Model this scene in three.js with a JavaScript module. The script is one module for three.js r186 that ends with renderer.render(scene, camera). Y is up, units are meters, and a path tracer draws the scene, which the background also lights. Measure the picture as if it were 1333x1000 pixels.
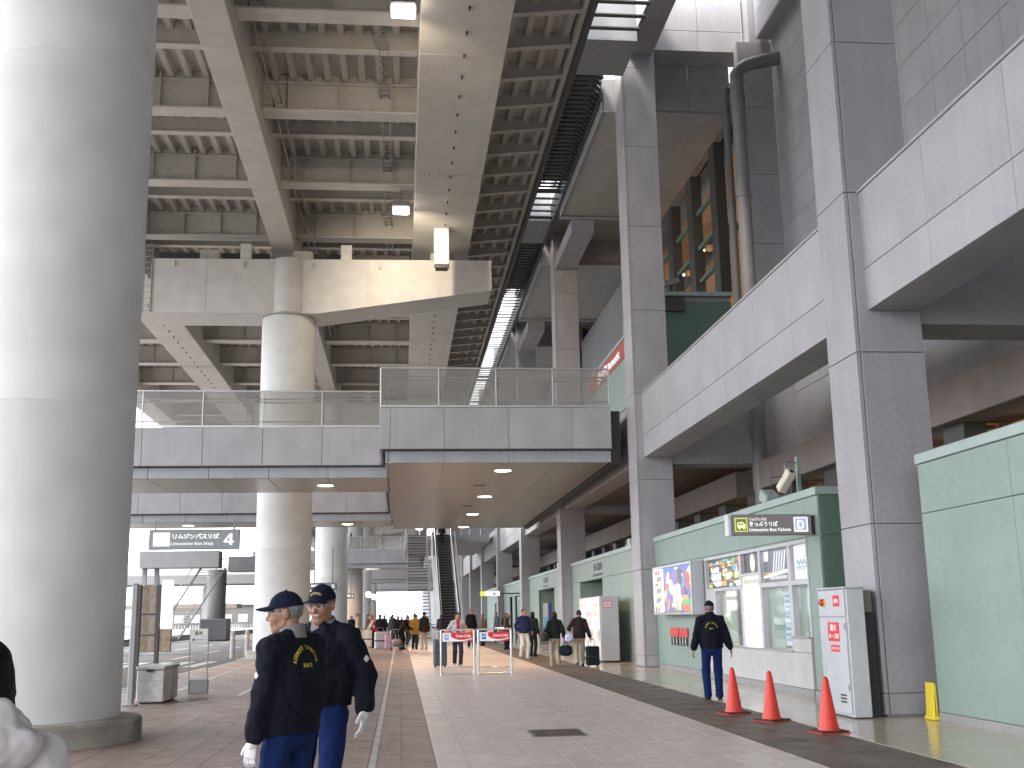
import * as THREE from 'three';
import { mergeGeometries, toCreasedNormals } from 'three/addons/utils/BufferGeometryUtils.js';
import { ImprovedNoise } from 'three/addons/math/ImprovedNoise.js';
import { FontLoader } from 'three/addons/loaders/FontLoader.js';
import { RectAreaLightUniformsLib } from 'three/addons/lights/RectAreaLightUniformsLib.js';

// ---------- camera ----------
const scene = new THREE.Scene();
const D = Math.PI / 180;
const camera = new THREE.PerspectiveCamera(38.11, 4 / 3, 0.1, 2000);
camera.position.set(0, 1.6, 0);
camera.rotation.order = 'YXZ';
camera.rotation.set(11.769 * D, -5.806 * D, -0.986 * D);

// ---------- sky: a bright overcast ----------
const SKY_LEVEL = 1.15, SUN_LEVEL = 1.4, EXPOSURE = 4.6;
{
  const w = 128, h = 64, px = new Float32Array(w * h * 4);
  for (let j = 0; j < h; j++) {
    const el = ((j + 0.5) / h - 0.5) * Math.PI, s = Math.max(0, Math.sin(el));
    for (let i = 0; i < w; i++) {
      const k = 4 * (j * w + i);
      const cl = 1 + 0.05 * Math.sin(i * 0.29 + j * 0.5) * Math.sin(j * 0.41 + i * 0.1);
      const L = el > 0 ? (0.95 + 0.25 * s) * cl : 0.4;
      px[k] = L * 0.965; px[k + 1] = L; px[k + 2] = L * 1.055; px[k + 3] = 1;
    }
  }
  const t = new THREE.DataTexture(px, w, h, THREE.RGBAFormat, THREE.FloatType);
  t.mapping = THREE.EquirectangularReflectionMapping; t.magFilter = THREE.LinearFilter; t.wrapS = THREE.RepeatWrapping; t.needsUpdate = true;
  scene.background = t; scene.environment = t; scene.backgroundIntensity = SKY_LEVEL; scene.environmentIntensity = SKY_LEVEL;
}
const sun = new THREE.DirectionalLight(0xfff4e6, SUN_LEVEL);
sun.position.set(-45, 88, 0); sun.target.position.set(0, 0, -40);
sun.castShadow = true; sun.shadow.radius = 28; sun.shadow.mapSize.set(2048, 2048);
Object.assign(sun.shadow.camera, { left: -110, right: 110, top: 110, bottom: -110, near: 1, far: 320 });
scene.add(sun, sun.target);
const renderer = new THREE.WebGLRenderer({ antialias: true });
renderer.toneMapping = THREE.LinearToneMapping; renderer.toneMappingExposure = EXPOSURE;
renderer.shadowMap.enabled = true;
RectAreaLightUniformsLib.init();

// ---------- helpers ----------
let seed_ = 12345;
const rnd = () => { seed_ = (seed_ + 0x6d2b79f5) | 0; let t = Math.imul(seed_ ^ (seed_ >>> 15), 1 | seed_); t = (t + Math.imul(t ^ (t >>> 7), 61 | t)) ^ t; return ((t ^ (t >>> 14)) >>> 0) / 4294967296; };
const rr = (a, b) => a + (b - a) * rnd();
const V = (x, y, z) => new THREE.Vector3(x, y, z);
const lin = (r, g, b) => new THREE.Color().setRGB(r, g, b);
const names = {};
const numbered = (n) => { const k = names[n] = (names[n] ?? -1) + 1; return k ? n + '_' + String(k).padStart(3, '0') : n; };
const BASE = new Map();
function tag(o, label, category, group, kind) {
  if (label) o.userData.label = label; if (category) o.userData.category = category;
  if (group) o.userData.group = group; if (kind) o.userData.kind = kind; return o;
}
function thing(name, label, category, pos = [0, 0, 0], rot = 0, group, kind) {
  const g = new THREE.Group(); g.name = numbered(name); g.position.set(...pos); g.rotation.y = rot; scene.add(g);
  BASE.set(g, pos); return tag(g, label, category, group, kind);
}
// a named sub-group (a part that has pieces of its own); same origin as its thing
function part(name, parent) { const g = new THREE.Group(); g.name = name; parent.add(g); BASE.set(g, BASE.get(parent)); return g; }
function mk(name, geo, mat, parent, x = 0, y = 0, z = 0) {
  const m = new THREE.Mesh(geo, mat); m.name = parent === scene ? numbered(name) : name; m.castShadow = m.receiveShadow = true;
  m.position.set(x, y, z); parent.add(m); return m;
}
// uv in metres by the dominant axis of each face
function uvm(g, ox = 0, oy = 0) {
  if (g.index) g = g.toNonIndexed();
  const p = g.attributes.position, n = p.count, uv = new Float32Array(n * 2);
  const a = V(), b = V(), c = V();
  for (let i = 0; i < n; i += 3) {
    a.fromBufferAttribute(p, i); b.fromBufferAttribute(p, i + 1); c.fromBufferAttribute(p, i + 2);
    const N = b.clone().sub(a).cross(c.clone().sub(a)); const ax = Math.abs(N.x), ay = Math.abs(N.y), az = Math.abs(N.z);
    for (const [k, q] of [[i, a], [i + 1, b], [i + 2, c]]) {
      const u = ax >= ay && ax >= az ? [q.z, q.y] : ay >= az ? [q.x, q.z] : [q.x, q.y];
      uv[2 * k] = u[0] + ox; uv[2 * k + 1] = u[1] + oy;
    }
  }
  g.setAttribute('uv', new THREE.BufferAttribute(uv, 2)); if (!g.attributes.normal) g.computeVertexNormals(); return g;
}
// chamfered box, centred: 44 triangles, flat normals
function cboxRaw(w, h, d, c) {
  const hx = w / 2, hy = h / 2, hz = d / 2, pos = [];
  c = Math.min(c, hx * 0.45, hy * 0.45, hz * 0.45);
  const quad = (a, b, e, f, n) => { const q = [a, b, e, f].map((v) => V(...v)); const N = q[1].clone().sub(q[0]).cross(q[2].clone().sub(q[0])); const o = N.dot(n) < 0 ? [q[3], q[2], q[1], q[0]] : q; pos.push(o[0], o[1], o[2], o[0], o[2], o[3]); };
  const H = [hx, hy, hz];
  const cor = (s, k) => s.map((v, i) => v * (i === k ? H[i] : H[i] - c));
  for (let k = 0; k < 3; k++) for (const s of [-1, 1]) {
    const i = (k + 1) % 3, j = (k + 2) % 3, q = [[-1, -1], [1, -1], [1, 1], [-1, 1]].map(([a, b]) => { const v = []; v[k] = s; v[i] = a; v[j] = b; return cor(v, k); });
    const n = V(); n.setComponent(k, s); quad(...q, n);
  }
  for (let k = 0; k < 3; k++) { const i = (k + 1) % 3, j = (k + 2) % 3; for (const a of [-1, 1]) for (const b of [-1, 1]) {
    const v0 = [], v1 = []; v0[k] = -1; v1[k] = 1; v0[i] = v1[i] = a; v0[j] = v1[j] = b;
    const n = V(); n.setComponent(i, a); n.setComponent(j, b); quad(cor(v0, i), cor(v1, i), cor(v1, j), cor(v0, j), n); } }
  for (const a of [-1, 1]) for (const b of [-1, 1]) for (const e of [-1, 1]) {
    const s = [a, b, e], t = [0, 1, 2].map((k) => V(...cor(s, k))); const N = t[1].clone().sub(t[0]).cross(t[2].clone().sub(t[0]));
    if (N.dot(V(a, b, e)) < 0) t.reverse(); pos.push(...t); }
  const g = new THREE.BufferGeometry(); g.setAttribute('position', new THREE.Float32BufferAttribute(pos.flatMap((v) => [v.x, v.y, v.z]), 3)); g.computeVertexNormals(); return g;
}
const boxCache = new Map();
function cbox(w, h, d, c = 0.006, variant = -1) {
  if (variant < 0) variant = Math.floor(rnd() * 3);
  const key = [w, h, d, c].map((v) => v.toFixed(4)).join() + variant;
  if (!boxCache.has(key)) boxCache.set(key, uvm(c > 0 ? cboxRaw(w, h, d, c) : new THREE.BoxGeometry(w, h, d), variant * 1.37 + w * 0.3, variant * 2.11 + d * 0.2));
  return boxCache.get(key);
}
// a box by its world bounds under a parent
function bx(name, x0, x1, y0, y1, z0, z1, mat, parent, c = 0.006) {
  const b = BASE.get(parent) ?? [0, 0, 0];
  return mk(name, cbox(Math.abs(x1 - x0), Math.abs(y1 - y0), Math.abs(z1 - z0), c), mat, parent, (x0 + x1) / 2 - b[0], (y0 + y1) / 2 - b[1], (z0 + z1) / 2 - b[2]);
}
const at = (g, x, y, z) => g.translate(x, y, z);
const gb = (x0, x1, y0, y1, z0, z1, c = 0) => { const g = c ? cboxRaw(Math.abs(x1 - x0), Math.abs(y1 - y0), Math.abs(z1 - z0), c) : new THREE.BoxGeometry(Math.abs(x1 - x0), Math.abs(y1 - y0), Math.abs(z1 - z0)).toNonIndexed(); g.deleteAttribute('uv'); return at(g, (x0 + x1) / 2, (y0 + y1) / 2, (z0 + z1) / 2); };
const gcyl = (r0, r1, h, x, y, z, n = 24) => { const g = new THREE.CylinderGeometry(r1, r0, h, n).toNonIndexed(); g.deleteAttribute('uv'); return at(g, x, y + h / 2, z); };
// rod between two points
function grod(a, b, r, n = 8) {
  a = Array.isArray(a) ? V(...a) : a; b = Array.isArray(b) ? V(...b) : b;
  const d = b.clone().sub(a), L = d.length(), g = new THREE.CylinderGeometry(r, r, L, n).toNonIndexed(); g.deleteAttribute('uv');
  g.applyQuaternion(new THREE.Quaternion().setFromUnitVectors(V(0, 1, 0), d.normalize())); return g.translate((a.x + b.x) / 2, (a.y + b.y) / 2, (a.z + b.z) / 2);
}
function gbar(a, b, w, h) { // square bar between two points
  a = V(...a); b = V(...b); const d = b.clone().sub(a), L = d.length(), g = new THREE.BoxGeometry(w, L, h).toNonIndexed(); g.deleteAttribute('uv');
  g.applyQuaternion(new THREE.Quaternion().setFromUnitVectors(V(0, 1, 0), d.normalize())); return g.translate((a.x + b.x) / 2, (a.y + b.y) / 2, (a.z + b.z) / 2);
}
const gtube = (pts, r, n = 8, seg = 24) => { const g = new THREE.TubeGeometry(new THREE.CatmullRomCurve3(pts.map((p) => V(...p)), false, 'catmullrom', 0.3), seg, r, n).toNonIndexed(); g.deleteAttribute('uv'); return g; };
const join = (list) => uvm(mergeGeometries(list.map((g) => { const q = g.index ? g.toNonIndexed() : g; q.deleteAttribute('uv'); return q; })));
// prism: outline in (a,b) extruded along an axis between two values; axis z: (x,y); axis x: (z,y)
function prism(pts, axis, v0, v1) {
  const s = new THREE.Shape(pts.map((p) => new THREE.Vector2(...p))), g = new THREE.ExtrudeGeometry(s, { depth: Math.abs(v1 - v0), bevelEnabled: false });
  g.deleteAttribute('uv');
  if (axis === 'z') g.translate(0, 0, Math.min(v0, v1));
  else { g.rotateY(Math.PI / 2); g.scale(1, 1, -1); const i = g.toNonIndexed(); const p = i.attributes.position; for (let k = 0; k < p.count; k += 3) for (let c = 0; c < 3; c++) { const t = p.array[3 * k + c]; p.array[3 * k + c] = p.array[3 * k + 6 + c]; p.array[3 * k + 6 + c] = t; } i.translate(Math.min(v0, v1), 0, 0); i.computeVertexNormals(); return i; }
  return g.toNonIndexed();
}

// ---------- textures ----------
function noiseTex(n, f, srgb = true) {
  const d = new Uint8Array(n * n * 4);
  for (let j = 0; j < n; j++) for (let i = 0; i < n; i++) { const c = f(i / n, j / n, i, j), k = 4 * (j * n + i); for (let q = 0; q < 3; q++) d[k + q] = Math.max(0, Math.min(255, c[q] * 255)); d[k + 3] = 255; }
  const t = new THREE.DataTexture(d, n, n); t.wrapS = t.wrapT = THREE.RepeatWrapping; t.magFilter = THREE.LinearFilter; t.minFilter = THREE.LinearMipmapLinearFilter; t.generateMipmaps = true;
  if (srgb) t.colorSpace = THREE.SRGBColorSpace; t.needsUpdate = true; return t;
}
// periodic value noise
function pnoise(per, sd) { const a = []; let s = sd; for (let i = 0; i < per * per; i++) { s = (s * 1664525 + 1013904223) >>> 0; a.push(s / 4294967296); }
  return (u, v, px = per, py = per) => { let x = u * px, y = v * py; const x0 = Math.floor(x), y0 = Math.floor(y); let fx = x - x0, fy = y - y0; fx = fx * fx * (3 - 2 * fx); fy = fy * fy * (3 - 2 * fy);
    const g = (i, j) => a[(((j % py) + py) % py) % per * per + (((i % px) + px) % px) % per]; return (g(x0, y0) * (1 - fx) + g(x0 + 1, y0) * fx) * (1 - fy) + (g(x0, y0 + 1) * (1 - fx) + g(x0 + 1, y0 + 1) * fx) * fy; }; }
const n4 = pnoise(4, 7), n8 = pnoise(8, 11), n16 = pnoise(16, 23), n64 = pnoise(64, 5), n128 = pnoise(128, 77);
const cl01 = (v) => Math.max(0, Math.min(1, v));
const TX = {};
TX.mottle = noiseTex(256, (u, v) => { const t = 0.9 + 0.1 * (0.35 * n4(u, v) + 0.3 * n16(u, v) + 0.35 * n64(u, v)); return [t, t, t]; });
TX.streak = noiseTex(512, (u, v) => { let t = 0.86 + 0.06 * n8(u, v) + 0.028 * n64(u, v, 64, 4) + 0.04 * n128(u, v); return [t, t * 0.997, t * 0.99]; });
TX.steel = noiseTex(512, (u, v) => { let t = 0.9 + 0.05 * n4(u, v) + 0.05 * n16(u, v); const s = n16(u, v) * 0.5 + n64(u, v) * 0.5; const r = cl01((s - 0.86) * 6) * n8(u + 0.3, v); return [t - 0.08 * r, t - 0.12 * r, t - 0.16 * r]; });
TX.stone = noiseTex(256, (u, v) => { const t = 0.8 + 0.1 * n8(u, v) + 0.1 * n128(u, v) * n64(u, v) + 0.06 * n64(u, v); return [t, t * 0.99, t * 0.985]; });
TX.dirt = noiseTex(512, (u, v) => { const a = n4(u, v) * 0.5 + n8(u, v) * 0.3 + n16(u, v) * 0.2, t = 0.78 + 0.22 * cl01((a - 0.25) * 2) - 0.06 * n128(u, v) - (n64(u, v) > 0.93 ? 0.12 : 0); return [t, t * 0.985, t * 0.97]; });
TX.terrazzo = noiseTex(512, (u, v) => { const s = n128(u, v), q = n128(v + 0.37, u + 0.21); let t = 0.9 + 0.06 * n8(u, v); if (s > 0.72) t -= 0.16; if (q > 0.78) t += 0.06; return [t, t * 0.99, t * 0.96].map(cl01); });
TX.asphalt = noiseTex(256, (u, v) => { const t = 0.7 + 0.2 * n128(u, v) + 0.1 * n8(u, v); return [t, t, t]; });
TX.fabric = noiseTex(128, (u, v, i, j) => { const t = 0.5 + 0.25 * Math.sin(i * 1.57) * Math.sin(j * 1.57) + 0.25 * n16(u, v); return [t, t, t]; }, false);
TX.grain = noiseTex(256, (u, v) => { const t = 0.5 * n128(u, v) + 0.3 * n64(u, v) + 0.2 * n16(u, v); return [t, t, t]; }, false);
TX.wave = noiseTex(256, (u, v) => { const t = n4(u, v); return [t, t, t]; }, false);
TX.rough = noiseTex(256, (u, v) => { const t = 0.55 + 0.3 * n8(u, v) + 0.15 * n64(u, v); return [t, t, t]; }, false);
const rep = (t, m) => { const c = t.clone(); c.repeat.set(1 / m, 1 / m); c.needsUpdate = true; return c; };
const repCache = {};
const R_ = (k, m) => repCache[k + m] ??= rep(TX[k], m);

// ---------- materials ----------
function mat(r, g, b, rough = 0.7, o = {}) { const { tex, ts = 3, bump, bs = 1, bh = 0.002, rt, phys, ...rest } = o;
  const p = { color: lin(r, g, b), roughness: rough, ...rest };
  if (tex) p.map = R_(tex, ts); if (bump) { p.bumpMap = R_(bump, bs); p.bumpScale = bh; } if (rt) p.roughnessMap = R_('rough', rt);
  return phys ? new THREE.MeshPhysicalMaterial(p) : new THREE.MeshStandardMaterial(p); }
const tones = (r, g, b, rough, o, n, v) => Array.from({ length: n }, (_, i) => { const k = 1 + v * ((i + 0.5) / n - 0.5) * 2; return mat(r * k, g * k, b * k, rough, o); });
const M = {
  pier: mat(0.72, 0.72, 0.705, 0.6, { tex: 'steel', ts: 7, bump: 'wave', bs: 2.3, bh: 0.006 }),
  cap: mat(0.66, 0.64, 0.61, 0.5, { tex: 'steel', ts: 6, bump: 'wave', bs: 2, bh: 0.004 }),
  ring: mat(0.44, 0.42, 0.38, 0.9, { tex: 'dirt', ts: 1.7, bump: 'grain', bs: 0.6, bh: 0.004 }),
  girder: mat(0.57, 0.535, 0.49, 0.6, { tex: 'steel', ts: 5, bump: 'wave', bs: 2, bh: 0.004 }),
  deck: mat(0.57, 0.535, 0.49, 0.6, { tex: 'steel', ts: 4 }),
  rib: mat(0.57, 0.535, 0.49, 0.6, { tex: 'steel', ts: 4 }),
  flange: mat(0.57, 0.535, 0.49, 0.6, { tex: 'steel', ts: 5 }),
  dark: mat(0.03, 0.03, 0.032, 0.7),
  darkmetal: mat(0.07, 0.068, 0.065, 0.5, { metalness: 0.3 }),
  galv: mat(0.32, 0.32, 0.32, 0.45, { metalness: 0.5, tex: 'mottle', ts: 1 }),
  chrome: mat(0.72, 0.72, 0.72, 0.18, { metalness: 1 }),
  alu: mat(0.6, 0.6, 0.6, 0.35, { metalness: 0.8, tex: 'mottle', ts: 1 }),
  panel: tones(0.41, 0.395, 0.425, 0.5, { tex: 'streak', ts: 4.3, bump: 'wave', bs: 1.6, bh: 0.0015 }, 4, 0.025),
  wall: tones(0.4, 0.39, 0.415, 0.6, { tex: 'streak', ts: 4.3 }, 3, 0.03),
  fascia: tones(0.45, 0.44, 0.47, 0.5, { tex: 'streak', ts: 4.3, bump: 'wave', bs: 1.6, bh: 0.0015 }, 4, 0.025),
  strip: mat(0.4, 0.42, 0.46, 0.5, { tex: 'streak', ts: 4 }),
  soffit: tones(0.36, 0.335, 0.295, 0.3, { metalness: 0.25, tex: 'mottle', ts: 2.3, bump: 'wave', bs: 1.7, bh: 0.003 }, 3, 0.03),
  eave: tones(0.46, 0.45, 0.43, 0.6, { tex: 'streak', ts: 3.1 }, 3, 0.03),
  core: mat(0.36, 0.35, 0.34, 0.85, { tex: 'mottle', ts: 2 }),
  brown: mat(0.24, 0.2, 0.18, 0.75, { tex: 'streak', ts: 3 }),
  green: tones(0.265, 0.35, 0.305, 0.5, { tex: 'mottle', ts: 2.7, bump: 'wave', bs: 1.5, bh: 0.001 }, 3, 0.025),
  greencap: mat(0.36, 0.45, 0.42, 0.45, { tex: 'mottle', ts: 2 }),
  deepgreen: mat(0.12, 0.2, 0.15, 0.6, { tex: 'mottle', ts: 2 }),
  skirt: mat(0.36, 0.36, 0.36, 0.5, { tex: 'stone', ts: 0.7 }),
  white: mat(0.74, 0.74, 0.74, 0.5, { tex: 'mottle', ts: 1 }),
  plastic: mat(0.62, 0.62, 0.6, 0.55, { tex: 'dirt', ts: 1.3 }),
  greybox: mat(0.52, 0.53, 0.56, 0.4, { tex: 'mottle', ts: 1.5 }),
  counter: mat(0.56, 0.56, 0.57, 0.45, { tex: 'streak', ts: 2 }),
  cone: mat(0.72, 0.038, 0.02, 0.42, { tex: 'mottle', ts: 0.5 }),
  rubber: mat(0.05, 0.03, 0.035, 0.75, { tex: 'dirt', ts: 0.4 }),
  yellow: mat(0.78, 0.6, 0.04, 0.45),
  red: mat(0.62, 0.05, 0.05, 0.5), redsign: mat(0.45, 0.08, 0.06, 0.5),
  asphalt: mat(0.13, 0.13, 0.135, 0.9, { tex: 'asphalt', ts: 1.3 }),
  paint: mat(0.7, 0.7, 0.68, 0.7, { tex: 'dirt', ts: 0.9 }),
  kerb: mat(0.5, 0.49, 0.47, 0.8, { tex: 'stone', ts: 1 }),
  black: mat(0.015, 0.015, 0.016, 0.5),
  glass: new THREE.MeshPhysicalMaterial({ color: lin(0.93, 0.96, 0.95), roughness: 0.03, transmission: 1, thickness: 0, ior: 1.5 }),
  railglass: new THREE.MeshPhysicalMaterial({ color: lin(0.74, 0.73, 0.71), roughness: 0.1, transmission: 0.82, thickness: 0, ior: 1.5 }),
};
const glow = (r, g, b, k) => new THREE.MeshStandardMaterial({ color: lin(0.6, 0.6, 0.6), emissive: lin(r, g, b), emissiveIntensity: k, roughness: 0.6 });
const pick = (a) => a[Math.floor(rnd() * a.length)];
// ================= GROUND =================
{
  const g = thing('road', 'dark asphalt roadway with white lane lines beside the kerb', 'road', [0, -0.15, 0], 0, null, 'structure');
  mk('asphalt', uvm(new THREE.PlaneGeometry(900, 900).rotateX(-Math.PI / 2)), M.asphalt, g);
  const line = (x0, x1, z0, z1) => { const b = new THREE.PlaneGeometry(Math.abs(x1 - x0), Math.abs(z1 - z0)).rotateX(-Math.PI / 2); mk('lane_marking', uvm(b), M.paint, g, (x0 + x1) / 2, 0.004, (z0 + z1) / 2); };
  for (let i = 0; i < 6; i++) line(-8.0 - i * 0.95, -8.45 - i * 0.95, -45.5, -51.5);
  line(-7.3, -7.45, -20, -44.5); line(-7.3, -7.45, -52.5, -190);
  for (const x of [-10.6, -13.9, -17.2]) for (let k = 0; k < 14; k++) line(x, x - 0.18, -55 - k * 9, -60 - k * 9);
  line(-19.6, -19.8, -20, -230);
}
const SW = thing('pavement_slab', 'raised pavement slab under the terminal forecourt', 'pavement', [0, -0.15, 0], 0, null, 'structure');
bx('slab', -6.42, 12.4, -0.15, -0.012, -235, 26, mat(0.2, 0.185, 0.17, 0.9, { tex: 'dirt', ts: 2.1 }), SW, 0.004);
for (let k = 0; k < 30; k++) bx('kerb_stone', -6.6, -6.425, -0.15, 0.006, -20 - k * 1.5 + 1.494, -20 - k * 1.5, M.kerb, SW, 0.015);
bx('kerb_stone', -6.6, -6.425, -0.15, 0.006, -235, -63.6, M.kerb, SW, 0.015); bx('kerb_stone', -6.6, -6.425, -0.15, 0.006, -18.45, 26, M.kerb, SW, 0.015);
function tiling(name, label, x0, nx, w, zs, d, mats, nearRows, nearCols, farRows) {
  const g = thing(name, label, 'paving', [x0, 0, zs], 0, null, 'structure');
  const geos = [0, 1, 2].map((v) => cbox(w - 0.005, 0.012, d - 0.006, 0.0015, v)), rest = [];
  const flat = (x, z, gap) => { const b = new THREE.BoxGeometry(w - 0.005, 0.012, d - gap).toNonIndexed(); b.deleteAttribute('uv'); return b.translate(x, -0.006 + rr(-0.0006, 0.0006), z); };
  for (let j = 0; j < farRows; j++) for (let i = 0; i < nx; i++) {
    const x = (i + 0.5) * w, z = -(j + 0.5) * d;
    if (j < nearRows && i >= nx - nearCols) { const m = mk('paving_tile', geos[Math.floor(rnd() * 3)], pick(mats), g, x, -0.006 + rr(-0.0007, 0.0007), z); m.rotation.set(rr(-1, 1) * 0.001, 0, rr(-1, 1) * 0.001); }
    else rest.push(flat(x, z, 0.006));
  }
  const buckets = [[], [], []]; rest.forEach((b) => buckets[Math.floor(rnd() * 3)].push(b));
  buckets.forEach((b, i) => { if (b.length) tag(mk('distant_tile', join(b), mats[i % mats.length], g), null, null, null, 'stuff'); });
  const zEnd = -farRows * d; // beyond the tiles that can be told apart: one worn sheet
  bx('far_paving', x0, x0 + nx * w - 0.005, -0.012, 0, zs + zEnd, -235, mats[1], g, 0);
  bx('near_paving', x0, x0 + nx * w - 0.005, -0.012, 0, zs + 0.006, 26, mats[1], g, 0);
  return g;
}
const brownT = tones(0.33, 0.25, 0.225, 0.65, { tex: 'stone', ts: 0.9, bump: 'grain', bs: 0.5, bh: 0.0015, rt: 3 }, 4, 0.1);
const lightT = tones(0.72, 0.635, 0.615, 0.55, { tex: 'stone', ts: 1.1, bump: 'grain', bs: 0.5, bh: 0.0012, rt: 3.3 }, 4, 0.05);
const brownG = tiling('brown_paving', 'reddish brown square pavers on the kerb side of the walkway', -6.42, 18, 6.82 / 18, -11.6, 0.379, brownT, 22, 13, 62);
const lightG = tiling('pale_paving', 'pale pinkish paving band down the middle of the walkway', 0.405, 11, 4.04 / 11, -11.6, 0.367, lightT, 27, 11, 80);
for (const [z0, z1] of [[-11.5, -40], [-40.05, -70]]) bx('guide_strip', -0.34, -0.27, 0, 0.004, z0, z1, M.paint, brownG, 0);
for (const [x0, z0, x1, z1] of [[-5.2, -27.0, -5.6, -45.2], [-3.5, -25.6, -3.55, -30.4], [-3.6, -33, -3.68, -38]]) { const gg = gbar([x0 + 6.42, 0.002, z0 + 11.6], [x1 + 6.42, 0.002, z1 + 11.6], 0.1, 0.004); mk('painted_line', join([gg]), M.paint, brownG); }
for (const [x, z, a, L] of [[-4.2, -36, 1.3, 0.7], [-2.1, -13.1, 0.3, 0.5], [-1.15, -13.15, 1.5, 0.7]]) { const b = gb(-L / 2, L / 2, 0, 0.004, -0.05, 0.05); b.rotateY(a); mk('painted_mark', join([b]), M.paint, brownG, x + 6.42, 0.0, z + 11.6); }
{
  const darkM = tones(0.17, 0.14, 0.12, 0.75, { tex: 'dirt', ts: 2.2, bump: 'grain', bs: 0.4, bh: 0.001, rt: 2.9 }, 3, 0.03);
  const d = thing('dark_paving', 'dark brown stone band between pale paving and polished floor', 'paving', [4.45, 0, -12], 0, null, 'structure');
  for (let k = 0; k < 40; k++) for (const [a, b] of [[4.45, 5.118], [5.122, 5.79]]) bx('stone_slab', a, b, -0.012, 0.0, -8 - k * 1.2, -8 - k * 1.2 - 1.196, pick(darkM), d, 0.001);
  bx('far_stone', 4.45, 5.79, -0.012, 0, -56.004, -235, darkM[1], d, 0); bx('near_stone', 4.45, 5.79, -0.012, 0, 26, -7.996, darkM[1], d, 0);
  const polM = tones(0.62, 0.56, 0.48, 0.22, { tex: 'terrazzo', ts: 1.1, rt: 1.7, bump: 'wave', bs: 1.1, bh: 0.0006 }, 3, 0.03);
  const p = thing('polished_floor', 'glossy beige terrazzo floor along the kiosk fronts', 'floor', [5.8, 0, -12], 0, null, 'structure');
  for (let k = 0; k < 30; k++) for (const [a, b] of [[5.797, 6.797], [6.8, 7.8]]) bx('terrazzo_slab', a, b, -0.012, 0.003, -5 - k * 2, -5 - k * 2 - 1.997, pick(polM), p, 0.001);
  bx('terrazzo_slab', 7.803, 12.4, -0.012, 0.002, 26, -235, polM[1], p, 0);
  bx('terrazzo_slab', 5.797, 7.8, -0.012, 0.003, -65.003, -235, polM[1], p, 0); bx('terrazzo_slab', 5.797, 7.8, -0.012, 0.003, 26, -4.997, polM[1], p, 0);
}

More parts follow.
